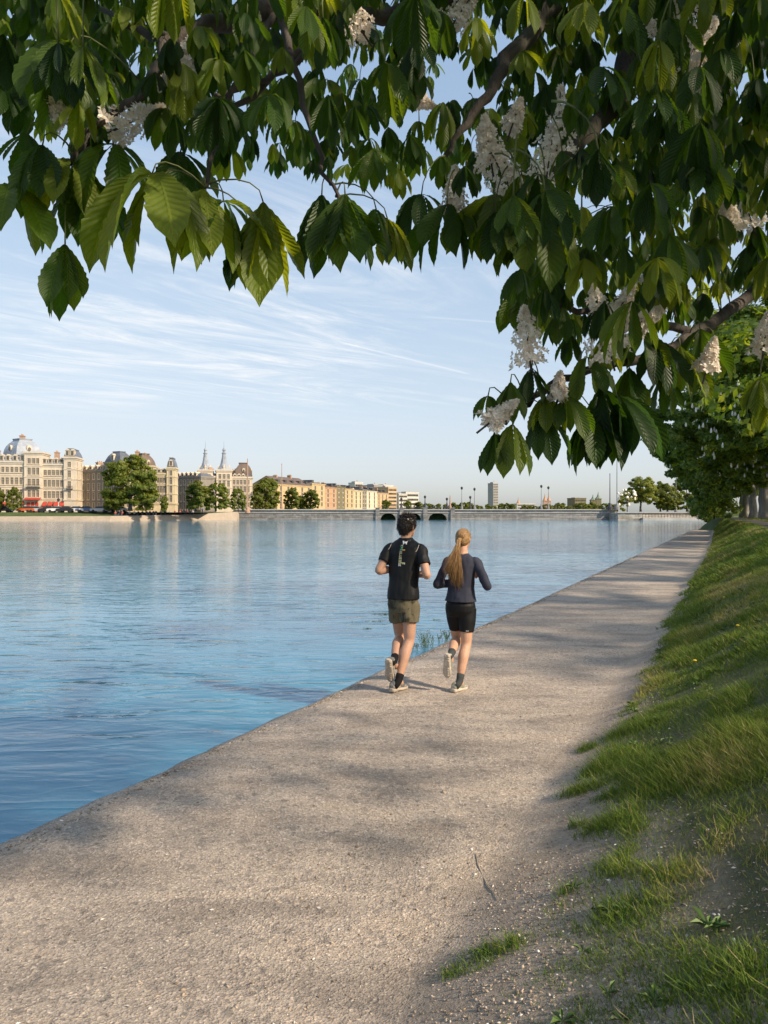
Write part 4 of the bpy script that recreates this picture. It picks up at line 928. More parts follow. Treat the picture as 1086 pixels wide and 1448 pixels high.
    def spire(s, px0, px1, pyb, pys, pyn, pyt, yc):
        x0, x1 = s.xl(px0), s.xl(px1); xc = (x0 + x1) / 2; r0 = (x1 - x0) / 2; p = (px0 + px1) / 2; zb, zs, zn, zt = (s.zl(v, p) for v in (pyb, pys, pyn, pyt)); h = zs - zb; m = MB()
        m.lathe([(r0 * 1.25, zb), (r0 * 1.15, zb + h * .06), (r0 * .80, zb + h * .22), (r0 * .55, zb + h * .5), (r0 * .36, zb + h * .82), (r0 * .30, zs), (r0 * .40, zs + .05), (r0 * .40, zs + .25), (r0 * .24, zs + .3), (r0 * .24, zs + (zn - zs) * .55), (r0 * .34, zs + (zn - zs) * .6), (r0 * .20, zs + (zn - zs) * .8), (r0 * .05, zn), (.05, zn + (zt - zn) * .5), (.02, zt)], 8, (xc, yc, 0), R(22.5))
        r = m.build('spire', M_LEAD, s.e)
        for k in range(4):
            a = R(90 * k - 90); d = MB(); q = Vector((xc + math.cos(a) * r0 * .85, yc + math.sin(a) * r0 * .85, zb)); d.lathe([(.36, .0), (.36, .9), (.46, .95), (.02, 1.9)], 4, q, R(45)); d.build('dormer', M_TRIM, r)
    def finish(s):
        s.W.build('wall', s.wm, s.e); return s.e

A = Bld('apartment_building', 'grand cream corner building with big grey dome roof and red awnings', -26, 184, 9, M_CREAM)
A.block(-26, 35, 654, (664, 680, 697, 711), [-22, -15.5, -9, -2.5, 4, 10.4, 17, 23.4, 29.8]); A.mansard(643, 5, 1.6, M_LEAD, dorm=[-18, -9, 2, 11, 21, 31], chim=[(5, 632), (11, 632), (-15, 634)])
A.block(35, 60, 641, (652, 666.5, 682, 698), [42.3, 48.4, 54.2], y0=-0.5, depth=7); A.dome(-6, 50, 641, 620, 5.2, R(45), M_LEAD, chim=[(22, 613)])
A.block(60, 91, 658, (668.5, 683.5, 699.5, 714), [64, 69.8, 75.6, 81.4, 87]); A.mansard(648, 75, 1.4, M_LEAD, dorm=[63, 71, 79, 87], chim=[(72, 637)])
A.block(91, 107, 648, (657, 670.5, 685.5, 699.5), [99], y0=-0.55, depth=8, side=2); A.mansard(635, 99, 1.0, M_SLATE, dorm=[96, 103], crest=True)
def awning(b, p0, p1, y0, y1, yo):
    x0, x1 = b.xl(p0), b.xl(p1); z0, z1 = b.zl(y1, p0), b.zl(y0, p0); m = MB(); m.add([(x0, yo - .06, z1), (x1, yo - .06, z1), (x1, yo - 1.2, z0 + .25), (x0, yo - 1.2, z0 + .25), (x1, yo - 1.2, z0), (x0, yo - 1.2, z0), (x0, yo - .06, z1 - .08), (x1, yo - .06, z1 - .08)], [(0, 3, 2, 1), (3, 5, 4, 2), (6, 7, 4, 5), (0, 6, 5, 3), (1, 2, 4, 7)]); m.build('awning', M_RED, b.e)
for p0, p1 in ((61, 67), (69, 75), (77, 83), (85, 91)): awning(A, p0, p1, 709.5, 716, 0)
awning(A, 37, 59, 703.5, 707, -.5); awning(A, 27, 35, 708.5, 713, 0); awning(A, 5, 15, 710, 714, 0)
for px in (41, 47, 53): m = MB(); x = A.xl(px); m.box(x - .35, x + .35, -.62, -.4, .2, 2.6); m.build('door', M_RED, A.e)
for p0, p1, py in ((38, 58, 690), (95, 104, 692)):
    m = MB(); z = A.zl(py, p0); x0, x1 = A.xl(p0), A.xl(p1); m.box(x0, x1, -1.15, -.6, z, z + .12); m.box(x0, x1, -1.15, -1.10, z + .8, z + .86)
    for k in range(14): x = x0 + (x1 - x0) * k / 13; m.box(x - .02, x + .02, -1.14, -1.11, z + .12, z + .8)
    m.build('balcony', M_IRON, A.e)
A.finish()
B = Bld('apartment_building', 'shaded grey stone building between the domed corner and the largest far tree', 107, 196, -28, M_SHADEGREY)
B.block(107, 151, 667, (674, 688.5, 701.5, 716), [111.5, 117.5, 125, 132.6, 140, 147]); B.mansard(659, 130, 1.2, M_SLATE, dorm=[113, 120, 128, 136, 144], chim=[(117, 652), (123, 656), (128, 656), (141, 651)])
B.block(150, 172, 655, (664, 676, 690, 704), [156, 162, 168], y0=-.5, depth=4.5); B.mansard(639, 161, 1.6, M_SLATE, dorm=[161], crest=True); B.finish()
C = Bld('apartment_building', 'yellow building with a slate turret partly hidden by the largest far tree', 172, 186, 9, M_YEL)
C.block(176, 216, 660, (668, 682, 697, 712), [181, 189, 197, 205, 212]); C.dome(178, 216, 660, 641, 5.5, R(45), M_BROWNR, chim=[(189, 636), (200, 640)])
C.block(216, 237, 671, (679, 692, 705), [219, 223.5, 228, 232.5]); C.mansard(663, 226, 1.2, M_SLATE, dorm=[219, 225, 231])
C.block(236, 248, 663, (669, 680, 692, 705), [242], y0=-.5, depth=6, side=2); C.mansard(648, 242, .8, M_SLATE, dorm=[242], crest=True); C.finish()
D = Bld('apartment_building', 'shaded brown stone wing between the slate turret and the twin spires', 247, 209, -32, M_SHADEGREY)
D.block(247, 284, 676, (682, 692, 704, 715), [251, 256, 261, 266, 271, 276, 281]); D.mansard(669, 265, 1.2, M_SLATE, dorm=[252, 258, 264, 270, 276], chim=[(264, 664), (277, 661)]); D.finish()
E_ = Bld('spired_building', 'cream building with two tall pointed spires beside the bridge end', 280, 207, 14, M_CREAM)
E_.block(300, 307, 675, (682, 694, 707), [303.5], depth=9); E_.mansard(669, 303, .8, M_SLATE)
E_.block(328, 357, 676, (682, 692, 704, 715), [331, 336, 341, 346, 351], depth=9); E_.mansard(671, 341, 1, M_SLATE, dorm=[332, 338, 344], chim=[(330, 664)])
E_.block(280, 301, 666, (674, 684, 696, 709), [285, 290.5, 296], y0=-.5, depth=5); E_.spire(282, 299, 665.6, 641, 632, 622, 2)
E_.block(306, 328, 666, (674, 684, 696, 709), [311, 317, 323], y0=-.5, depth=5); E_.spire(308, 326, 665.6, 641, 632, 622, 2)
x0_, x1_ = E_.xl(333), E_.xl(356); E_.dome(333, 357, 671, 655, 4, 0.0, M_BROWNR); E_.finish()

# the long row beyond the bridge, running away to the right
fr = [(392, 441, 687, 'gable', 674, M_OCH, M_BROWNR, 'ochre house with a big brown gabled roof behind the willow'), (441, 459.5, 685, 'flat', 682, M_OCH, M_DKR, 'flat roofed ochre house next to the big brown roof'), (459.5, 476, 690, 'gable', 684.5, M_BRICK, M_BROWNR, 'wide orange brick house in the row beyond the bridge'),
      (476, 488, 689, 'flat', 686.5, M_OLIVE, M_DKR, 'narrow dark olive house between two orange ones'), (488, 500.5, 692, 'gable', 688, M_OCH, M_DKR, 'orange house to the right of the dark olive one'), (500.5, 512.5, 694.5, 'flat', 693, M_YEL, M_WHITE, 'pale yellow house below the white rooftop tower'), (512.5, 518.5, 693, 'flat', 691, M_SHADEGREY, M_DKR, 'narrow grey green house in the sunny row'),
      (518.5, 533, 695, 'gable', 690, M_PALE, M_DKR, 'cream house left of the peach one in the sunny row'), (533, 549, 698, 'gable', 692, M_PEACH, M_BROWNR, 'peach house with a low roof beside the terraced block')]
ROWY = lambda px: 300 + (px - 392) * 0.55
def row_house(px0, px1, pyc, rt, pyt, wm, rm, label):
    b = Bld('row_house', label, px0, 300 + (px0 - 392) * 1.10, 66, wm); n = max(2, int((b.xl(px1)) / 5.0)); n = min(n, 12)
    pc = (px0 + px1) / 2; base = 722; hh = [pyc + (base - pyc) * f for f in (0.14, 0.34, 0.55, 0.76)]
    b.block(px0 + .05, px1 - .05, pyc, hh, [], depth=12, base=False); L = b.xl(px1)
    for z in [b.zl(h, pc) for h in hh]:
        for k in range(n): o = link_mesh('window', win_mesh(1.5, 2.0), None, b.e); o.location = (L * (k + .5) / n, 0, z)
        for k in range(2): o = link_mesh('window', win_mesh(1.4, 2.0), None, b.e); o.location = (0.0 + b.xl(px0 + .05), 3 + 6 * k, z); o.rotation_euler = (0, 0, R(-90))
    if rt == 'gable':
        x0, x1, y0, y1, z = b.b; zt = b.zl(pyt, pc); m = MB(); ym = (y0 + y1) / 2; m.add([(x0, y0 - .4, z), (x1, y0 - .4, z), (x1, y1 + .4, z), (x0, y1 + .4, z), (x0 + 1, ym, zt), (x1 - 1, ym, zt)], [(0, 1, 5, 4), (1, 2, 5), (2, 3, 4, 5), (3, 0, 4), (0, 3, 2, 1)]); r = m.build('roof', rm, b.e)
        b.chimneys(r, [(px0 + (px1 - px0) * f, pyt - 2.2) for f in ((.2, .45, .8) if L > 30 else (.3, .7))], zt, ym)
        for k in range(min(6, n)): m = MB(); x = L * (k + .5) / min(6, n); m.box(x - .7, x + .7, y0 + 1.0, y0 + 3.5, z + .3, z + 1.9); m.build('dormer', M_DKR, r)
    else:
        x0, x1, y0, y1, z = b.b; zt = b.zl(pyt, pc); m = MB(); m.box(x0 + 1.2, x1 - 1.2, y0 + 1.5, y1 - 1, z + .002, zt, .4, .6); m.box(x0 + (x1 - x0) * .4, x0 + (x1 - x0) * .55, y0 + 3, y1 - 3, zt + .002, zt + 1.2); m.build('roof', rm, b.e)
    b.finish()
for a in fr: row_house(*a)
def tower(name, label, px0, px1, pyt, Y, yaw, wm, sm, nfl, ncol, depth, base_py=722, cat='building', roofbox=True):
    b = Bld(name, label, px0, Y, yaw, wm); x1 = b.xl(px1); h = b.zl(pyt, px0); z0 = b.zl(base_py, px0); b.W.box(0, x1, 0, depth, z0 - 2, h); b.W.box(-.2, x1 + .2, -.2, depth + .2, h + .002, h + h * .012 + .4)
    for k in range(nfl):
        z = z0 + (h - z0) * (k + .5) / nfl; fh = (h - z0) / nfl
        m = MB(); m.box(x1 * .04, x1 * .96, -.08, .05, z - fh * .25, z + fh * .22); m.build('window_band', M_GLASS, b.e)
        m = MB(); m.box(x1 - .05, x1 + .08, depth * .06, depth * .94, z - fh * .25, z + fh * .22); m.build('window_band', M_GLASS, b.e)
    if roofbox: m = MB(); m.box(x1 * .15, x1 * .55, depth * .2, depth * .7, h + h * .012 + .402, h * 1.05 + .4); m.box(x1 * .62, x1 * .66, depth * .4, depth * .45, h + h * .012 + .402, h * 1.12); m.build('roof_plant', M_CONC, b.e)
    b.finish(); return b
tower('office_tower', 'tall distant slab tower with a grey side and a pink side', 697.5, 704.5, 684, 800, 32, M_CONC, M_PINK, 14, 3, 9, 716)
tower('apartment_tower', 'white boxy tower rising behind the yellow row house', 502, 513, 683, 620, 30, M_WHITE, M_WHITE, 6, 3, 12)
tower('terraced_block', 'modern sandy block with long balconies near the middle of the bridge', 549, 561, 690, 490, 40, M_PEACH, M_PEACH, 6, 3, 22)
tower('terraced_block', 'grey topped block standing behind the peach house', 529, 541, 686.5, 560, 35, M_CONC, M_CONC, 6, 3, 16)
tower('terraced_block', 'white topped block just behind the sandy one with long balconies', 543, 556, 687, 580, 35, M_WHITE, M_WHITE, 6, 3, 14)
tower('white_building', 'white building with dark top floor at the end of the far row', 574, 592, 697, 560, 30, M_WHITE, M_WHITE, 4, 3, 14)
tower('white_building', 'lower white building with a dark roof left of the end of the row', 564, 576, 699, 540, 30, M_WHITE, M_WHITE, 4, 3, 14)
tower('white_building', 'long low white building among the distant trees beyond the bridge', 731, 757, 713, 460, 6, M_WHITE, M_WHITE, 2, 3, 12, 720)
tower('dark_building', 'dark roofed distant building left of the green spires', 813, 829, 705, 520, 12, M_OLIVE, M_OLIVE, 3, 3, 12, 720)
def church(px, Y, pyb, pyt, w, mat, rm, label, n=1, gap=5.5):
    p = at(px, 722, Y); e = empty('church', (p.x, p.y, GZ)); tag(e, label, 'church'); zb = CAMZ - (pyb - 724) / F * Y - GZ; zt = CAMZ - (pyt - 724) / F * Y - GZ
    for k in range(n):
        x = k * gap / F * Y; m = MB(); m.box(x - w / 2, x + w / 2, -w / 2, w / 2, -1, zb); m.box(x - w * .55, x + w * .55, -w * .55, w * .55, zb + .002, zb + .5); m.build('tower', mat, e)
        m = MB(); m.lathe([(w * .62, zb + .5), (w * .30, zb + (zt - zb) * .35), (w * .1, zb + (zt - zb) * .7), (.05, zt)], 8, (x, 0, 0)); m.build('spire', rm, e)
    m = MB(); m.box(-w, n * gap / F * Y, w * .6, w * 4, -1, zb * .55); m.build('nave', mat, e)
church(770.5, 520, 709, 697, 2.6, M_PINK, M_BRICK, 'distant church with two thin reddish spires beyond the bridge', 2)
church(733, 600, 712, 703, 2.4, M_BRICK, M_BRICK, 'distant single thin red spire above the trees')
GREENR = simple('copper_roof', (0.16, 0.22, 0.17), 0.6, .3, 1)
church(838.5, 500, 708, 699, 3.4, M_OLIVE, GREENR, 'distant dark building with pointed green roofs left of the masts', 1)
church(846, 500, 706, 695, 3.4, M_OLIVE, GREENR, 'distant tallest pointed green roof just left of the masts', 1)

# ---------- bridge and quays
def stone_wall_mat(name, c):
    t = NT(name); o = t.obj(); mp = t.n('ShaderNodeMapping'); mp.inputs['Rotation'].default_value = (R(90), 0, 0); t.l(o, mp.inputs[0])
    br = t.n('ShaderNodeTexBrick'); t.l(mp.outputs[0], br.inputs[0]); br.inputs['Scale'].default_value = 1.0; br.inputs['Brick Width'].default_value = 1.7; br.inputs['Row Height'].default_value = 0.55; br.inputs['Mortar Size'].default_value = 0.03
    br.inputs['Color1'].default_value = (*[x * .75 for x in c], 1); br.inputs['Color2'].default_value = (*[x * 1.25 for x in c], 1); br.inputs['Mortar'].default_value = (*[x * .4 for x in c], 1)
    st_ = t.noise(o, 1, 6, 0.7, 0.5, sc=(0.10, 1, 1.6)); n2 = t.noise(o, 0.9, 6, 0.7)
    col = t.mix(t.ramp(st_, [(0.40, 0.75), (0.60, 0.0)]), br.outputs[0], tuple(x * .32 for x in c)); col = t.mix(t.ramp(n2, [(0.5, 0.0), (0.75, 0.6)]), col, tuple(min(1, x * 1.7) for x in c))
    t.color(col); t.rough(0.9); t.l(t.bump(n2, 0.06), t.b.inputs['Normal']); return t.m
M_BR = stone_wall_mat('bridge_granite', (0.30, 0.285, 0.265)); M_QU = stone_wall_mat('quay_granite', (0.46, 0.41, 0.34)); M_COP = wall_mat('coping_stone', (0.50, 0.47, 0.43)); M_BRD = wall_mat('arch_shadow_stone', (0.16, 0.155, 0.15))
YB = 200.0; X = lambda px, Y=YB: (px - 543) / F * Y
br = empty('bridge', (X(600), YB, WZ)); tag(br, 'long low grey stone bridge with small arches across the end of the lake', 'bridge')
def rx(px): return X(px) - X(600)
ZT = 2.55 - WZ
def arched(m, px0, px1, arches, zt, d):
    xs = set([rx(px0), rx(px1)])
    for c, hw, _ in arches:
        for k in range(17): xs.add(rx(c) - rx(600 - 0) + 0 + (rx(c + hw) - rx(c)) * (k / 8 - 1))
    xs = sorted(xs)
    def zb(x):
        for c, hw, h in arches:
            w = rx(c + hw) - rx(c); q = (x - rx(c)) / w
            if abs(q) < 0.999: return h * math.sqrt(1 - q * q)
        return -0.5
    for a, b in zip(xs[:-1], xs[1:]):
        mid = zb((a + b) / 2); za, zb_ = (zb(a), zb(b)) if mid >= 0 else (-0.5, -0.5)
        if mid >= 0: za = max(za, 0) if za != -0.5 else 0; zb_ = max(zb_, 0) if zb_ != -0.5 else 0
        m.add([(a, 0, za), (b, 0, zb_), (b, 0, zt), (a, 0, zt), (a, d, za), (b, d, zb_), (b, d, zt), (a, d, zt)], [(0, 1, 2, 3), (5, 4, 7, 6), (3, 2, 6, 7), (1, 0, 4, 5)])
        if mid >= 0:
            if za < .01: m.add([(a, 0, -.5), (a, 0, 0), (a, d, 0), (a, d, -.5)], [(0, 1, 2, 3)])
            if zb_ < .01: m.add([(b, 0, -.5), (b, 0, 0), (b, d, 0), (b, d, -.5)], [(3, 2, 1, 0)])
    return m
m = arched(MB(), 330, 872, [(549, 11, 1.75), (584.5, 11, 1.75), (619, 13, 1.85)], ZT - .25, 14)
m.build('wall', M_BR, br)
m = MB(); m.box(rx(330), rx(872), -.30, .55, ZT - .248, ZT); m.box(rx(330), rx(872), -.18, 0, ZT - 1.05, ZT - .9); m.build('parapet', M_COP, br)
for p in (534, 568, 601.5, 640): m = MB(); m.box(rx(p) - .55, rx(p) + .55, -.42, -.001, -.5, ZT + .25); m.box(rx(p) - .7, rx(p) + .7, -.55, .6, ZT + .252, ZT + .45); m.build('pier', M_BR, br)
m = MB()
for a, b in ((534, 568), (568, 601.5), (601.5, 640)):
    n = 14
    for k in range(n): x = rx(a) + .7 + (rx(b) - rx(a) - 1.4) * (k + .5) / n; m.box(x - .05, x + .05, .1, .2, ZT + .002, ZT + .62)
    m.box(rx(a) + .6, rx(b) - .6, .05, .25, ZT + .622, ZT + .70)
m.build('railing', M_IRON, br)
# quay on the right of the bridge and the sloping ones on the left
qw = MB(); a = at(868, 724, 196); b = at(1012, 724, 190)
qw.box(a.x, b.x, 192.5, 200, WZ - .5, 1.55); e = qw.build('quay_wall', M_QU); tag(e, 'low pale stone quay wall between the bridge end and the path', 'wall')
m = MB(); m.box(a.x - .2, b.x, 192.2, 193.2, 1.553, 1.80); m.build('coping', M_COP, e)
m = MB(); m.box(a.x + 6, b.x, 190.9, 192.49, WZ - .4, .35); m.build('ledge', M_COP, e)
rr = random.Random(4); m = MB()
for k in range(30):
    x = a.x + 6 + k * .8; m.box(x - .04, x + .04, 191.2, 191.28, .352, 1.25)
m.box(a.x + 5.9, a.x + 29.4, 191.18, 191.30, 1.252, 1.32); m.build('railing', M_IRON, e)
ql = MB()
LQ = [(-900, 169.5, 0.75), (-100, 169.5, 0.75), (-64, 172, 0.85), (-50, 183, 1.15), (-39.2, 197, 1.85)]
for (xa, ya, za), (xb, yb, zb) in zip(LQ[:-1], LQ[1:]):
    vs = [(xa, ya, WZ - .5), (xb, yb, WZ - .5), (xb, yb + 1.6, zb), (xa, ya + 1.6, za), (xb, yb + 3, zb), (xa, ya + 3, za), (xb, yb + 3, WZ - .5), (xa, ya + 3, WZ - .5)]
    ql.add(vs, [(0, 1, 2, 3), (3, 2, 4, 5), (5, 4, 6, 7)])
e = ql.build('quay_wall', wall_mat('sunny_quay_stone', (0.40, 0.33, 0.25))); tag(e, 'long low sandy quay wall along the far shore below the buildings', 'wall')
sl = MB()
for (xa, ya, za), (xb, yb, zb) in zip(LQ[:-1], LQ[1:]):
    sl.add([(xa, ya + 2.5, za - .05), (xb, yb + 2.5, zb - .05), (xb, yb + 7.5, max(1.75, zb - .02)), (xa, ya + 7.5, 1.75)], [(0, 1, 2, 3)])
tag(sl.build('far_bank', LAWN), kind='structure')
rd = MB(); rd.add([(-900, 177.5, 1.70), (-60, 177.5, 1.70), (-45, 186, 1.70), (-45, 240, 1.70), (-900, 240, 1.70)], [(0, 1, 2, 3, 4)]); tag(rd.build('street', ASPH), kind='structure')

# ---------- lamps and masts
def lamp(px, Y, pyb, pyt, label, head=True, base_w=0.35, mat=M_STEEL, group='lamp posts on the bridge', name='street_lamp', r=0.10):
    p = at(px, pyb, Y); zt = CAMZ - (pyt - 724) / F * Y - p.z; e = empty(name, p); tag(e, label, 'lamp post' if name == 'street_lamp' else 'mast', group)
    m = MB(); m.lathe([(base_w, -.3), (base_w, .35), (base_w * .7, .5), (base_w * .55, 1.2), (r * 1.2, 1.4)], 12); m.build('base', mat, e)
    m = MB(); m.lathe([(r, 1.3), (r * .8, zt * .6), (r * .6, zt - .5)], 10); m.build('pole', mat, e)
    m = MB()
    if head: m.lathe([(.08, zt - .6), (.26, zt - .45), (.36, zt), (.30, zt + .08), (.06, zt + .3)], 10)
    else: m.lathe([(r * .6, zt - .52), (.12, zt - .3), (.04, zt)], 8)
    m.build('lamp_head' if head else 'finial', M_IRON if head else mat, e); return e
for px, pt, lab in ((653, 689.5, 'tallest of the thin bridge lamps left of the distant tower'), (671, 691, 'thin bridge lamp nearest the distant tower on its left'), (765.5, 687, 'thin bridge lamp just left of the reddish church spires'), (775.5, 689, 'thin bridge lamp just right of the reddish church spires')): lamp(px, 207, 719, pt, lab)
for px, pt, lab in ((665, 702.5, 'short dark lamp standing between two thin bridge lamps'), (632, 705, 'short dark lamp on the bridge above the head of the woman'), (601, 702, 'short dark lamp on the bridge pier right of the man'), (567.5, 705, 'short dark lamp on the bridge pier just left of the head of the man')): lamp(px, 206, 718.5, pt, lab, base_w=.4, mat=M_IRON, r=.16)
lamp(636.5, 206, 718.5, 700, 'short reddish banded pillar on the bridge above the woman', False, .42, M_RUST, None, 'mast', .22)
lamp(350, 197, 724, 648, 'tall pale mast with a broad foot at the left end of the bridge', False, .7, M_RUST, 'masts at the bridge ends', 'mast', .20)
lamp(398.5, 203, 718, 655, 'thin pale mast on the bridge in front of the willow', False, .45, M_RUST, 'masts at the bridge ends', 'mast', .13)
lamp(862.5, 199, 719, 669, 'shorter dark mast at the right end of the bridge', False, .8, M_IRON, 'masts at the bridge ends', 'mast', .14)
lamp(872.5, 199, 719, 640, 'taller grey mast at the right end of the bridge', False, .8, M_STEEL, 'masts at the bridge ends', 'mast', .14)
lamp(956, 205, 724, 668, 'grey mast rising out of the trees right of the bridge', False, .5, M_STEEL, 'masts at the bridge ends', 'mast', .12)
lamp(82.5, 180, 722, 706, 'small white street lamp in front of the red awnings', True, .22, M_WHITE, None)

# ---------- far trees
big_l = [(0, 0, 7.4, 4.2, 3.6, 4.4), (-3.2, 0, 5.0, 2.6, 2.6, 3.2), (3.2, .3, 4.8, 2.6, 2.6, 3.0), (-2.0, -1, 10.4, 2.3, 2.2, 2.1), (1.4, 0, 11.2, 2.3, 2.2, 1.8), (3.6, 0, 8.6, 2.1, 2.2, 2.3), (-4.3, 0, 8.0, 1.6, 2, 2.0), (4.5, 0, 3.2, 1.5, 1.6, 1.8), (-4.4, 0, 3.0, 1.5, 1.6, 1.7), (2.8, -.5, 1.5, 1.9, 1.6, 1.3), (-3.2, -.5, 1.6, 1.8, 1.6, 1.2), (0.4, -1, 3.4, 2.4, 2, 1.6)]
bc, _ = crown_mesh('crown', big_l, 190, 0.50, 21, CROWN_B); bt = trunk_mesh('trunk', 4.5, .42, .3, [(l[0], l[1], l[2]) for l in big_l[1:7]], BARK, 3)
tree('broadleaf_tree', 'largest far tree, broad and dense, in front of the grey building', 'tree', 'trees on the far shore', at(184, 722, 176), 0, (1.08, 1, 1.03), bc, bt)
md_l = [(0, 0, 4.6, 2.6, 2.4, 2.6), (-1.8, 0, 3.6, 1.6, 1.7, 1.8), (1.9, 0, 3.4, 1.6, 1.7, 1.7), (.6, 0, 6.6, 1.5, 1.5, 1.3), (-1.0, 0, 6.0, 1.4, 1.4, 1.3), (2.1, 0, 5.2, 1.2, 1.2, 1.2), (-2.4, 0, 2.2, 1.1, 1.2, 1.1), (2.6, 0, 2.0, 1.1, 1.2, 1.0), (-1.2, -.3, 1.3, 1.5, 1.5, 1.1), (1.3, -.3, 1.3, 1.5, 1.5, 1.1)]
mc, _ = crown_mesh('crown', md_l, 130, 0.42, 22, CROWN_B); my, _ = crown_mesh('crown', md_l, 110, 0.42, 25, CROWN_Y); mt = trunk_mesh('trunk', 3.4, .22, .14, [(l[0] * .8, l[1], l[2]) for l in md_l[1:6]], BARK, 5)
for px, Y, py, sc, c, lab in ((277, 176, 722, (1.05, .95, .90), my, 'light green round tree in front of the shaded brown wing'), (305, 179, 722, (.95, .85, .88), mc, 'darker rounded tree below the right hand spire'), (337, 182, 722, (.55, .6, .72), mc, 'dark tree below the brown dome left of the mast'),
     (376, 212, 722, (1.35, 1.2, 1.22), mc, 'wide dark tree just right of the tall pale mast'), (364, 206, 722, (.55, .6, .66), my, 'small light tree in front of the wide dark one by the mast'), (412, 216, 722, (.80, .8, .85), my, 'drooping light tree right of the thin pale mast'), (439, 222, 722, (.92, .9, .80), my, 'yellowish tree in front of the flat roofed ochre house'), (425, 226, 722, (.6, .6, .6), mc, 'small dark tree between the drooping and the yellowish tree'),
     (19, 178, 722, (.52, .5, .72), my, 'small street tree in front of the domed building'), (-2, 178, 722, (.5, .5, .70), my, 'small street tree cut by the edge of the frame'), (232, 177, 724, (.35, .4, .5), mc, 'little dark tree in front of the yellow building'), (206, 175, 723, (.6, .5, .38), my, 'low bush at the foot of the largest far tree'), (157, 178, 723, (.5, .5, .5), mc, 'dark bush left of the trunk of the largest far tree'),
     (545, 330, 722, (.9, .9, .62), my, 'light tree before the peach house beyond the bridge'), (577, 330, 722, (.8, .8, .58), my, 'light tree before the low white building beyond the bridge'), (591, 340, 722, (.8, .8, .52), my, 'light tree before the end of the far row')):
    tree('broadleaf_tree', lab, 'tree', 'trees on the far shore', at(px, py, Y), px * .7, sc, c, mt)
rr = random.Random(12); k = 0; px = 603
while px < 872:
    Y = rr.uniform(380, 460); hpx = rr.uniform(9, 14.5); sc = hpx / F * Y / 7.6; p = at(px, 720, Y); c = (mc, my, mc)[k % 3]
    if not (731 < px < 752 and hpx > 11): tree('distant_tree', 'one of the small distant trees in the line beyond the bridge', 'tree', 'line of distant trees beyond the bridge', (p.x, p.y, GZ), px, (sc * rr.uniform(1.1, 1.7), sc * 1.2, sc), c, mt)
    px += rr.uniform(6.5, 11); k += 1
rb_l = [(0, 0, 6.0, 3.6, 3.4, 3.4), (-2.0, 0, 4.4, 2.2, 2.2, 2.2), (2.3, 0, 4.6, 2.2, 2.2, 2.4), (1.2, 0, 8.3, 1.9, 1.9, 1.5), (-1.3, 0, 7.6, 1.9, 1.9, 1.6), (3.0, 0, 6.4, 1.3, 1.5, 1.5), (-3.3, 0, 5.4, 1.0, 1.2, 1.2)]
rc, rtips = crown_mesh('crown', rb_l, 170, 0.42, 33, CROWN_B, 1); rt_ = trunk_mesh('trunk', 3.6, .25, .18, [(l[0] * .8, l[1], l[2]) for l in rb_l[1:6]], BARK, 9)
tree('broadleaf_tree', 'round dense tree on the quay just right of the two masts', 'tree', 'trees on the right hand quay', at(906, 723, 203), 0, (1.02, 1, .98), rc, rt_)
tree('broadleaf_tree', 'light green tree between the round quay tree and the chestnut row', 'tree', 'trees on the right hand quay', at(944, 723, 206), 2, (.95, 1, .98), my, mt)
tree('broadleaf_tree', 'loose pale tree behind the light green one on the right quay', 'tree', 'trees on the right hand quay', at(934, 723, 225), 1, (1.1, 1, 1.15), my, mt)
tree('broadleaf_tree', 'dark tree on the right quay partly behind the chestnut boughs', 'tree', 'trees on the right hand quay', at(972, 723, 210), 3, (1.4, 1.2, 1.25), mc, mt)
tree('broadleaf_tree', 'tall dark tree at the end of the right quay behind the hump', 'tree', 'trees on the right hand quay', at(1006, 723, 214), 5, (1.7, 1.4, 1.4), mc, mt)
random.Random(2).shuffle(rtips)
wl = [(0, 0, 2.2, 1.7, 1.5, 1.9), (-1.0, 0, 1.4, 1.1, 1.1, 1.2), (.9, 0, 3.0, 1.1, 1.1, 1.2)]
wc, wtips = crown_mesh('crown', wl, 90, 0.34, 44, CROWN_B, 2); wb_ = candle_mesh('blossom', wtips, .45, .30)
tree('blossoming_shrub', 'shrub covered in white blossom left of the round quay tree', 'shrub', None, at(887, 723, 200), 0, (1.2, 1, 1.25), wc, trunk_mesh('trunk', 1.6, .10, .07, [(-.8, 0, 1.6), (.8, 0, 2.6)], BARK, 2), wb_)

# ---------- cars and people far away
TYRE = simple('tyre', (0.02, 0.02, 0.02), .8); CARG = simple('car_glass', (0.03, 0.035, 0.04), .1)
def paint(n, c): return simple(n, c, .3, .05, 2)
def car(loc, rz, col, label):
    e = empty('parked_car', loc, rz); tag(e, label, 'car', 'cars parked along the far street'); m = MB()
    prof = [(-2.1, .35), (-2.15, .75), (-1.95, .92), (-1.1, .98), (-.95, 1.0), (1.45, 1.0), (2.0, .92), (2.12, .6), (2.05, .35)]
    m.ngon_tube([[Vector((x, y, z)) for x, z in prof] for y in (-.85, .85)]); m.build('body', col, e)
    m = MB(); cp = [(-1.15, .99), (-.45, 1.46), (.85, 1.48), (1.65, .99)]; m.ngon_tube([[Vector((x, y, z)) for x, z in cp] for y in (-.72, .72)]); m.build('cabin', CARG, e)
    m = MB(); m.box(-.42, .84, -.68, .68, 1.482, 1.53); m.build('roof', col, e)
    for x in (-1.3, 1.3):
        for y in (-.86, .86): m = MB(); m.tube([(x, y - .1, .33), (x, y + .1, .33)], .33, 14); m.build('wheel', TYRE, e)
WHT = paint('white_paint', (.75, .75, .74)); BLK = paint('black_paint', (.02, .02, .022)); ORG = paint('orange_paint', (.55, .12, .03)); SIL = paint('silver_paint', (.45, .47, .5)); BLU = paint('blue_paint', (.08, .13, .28))
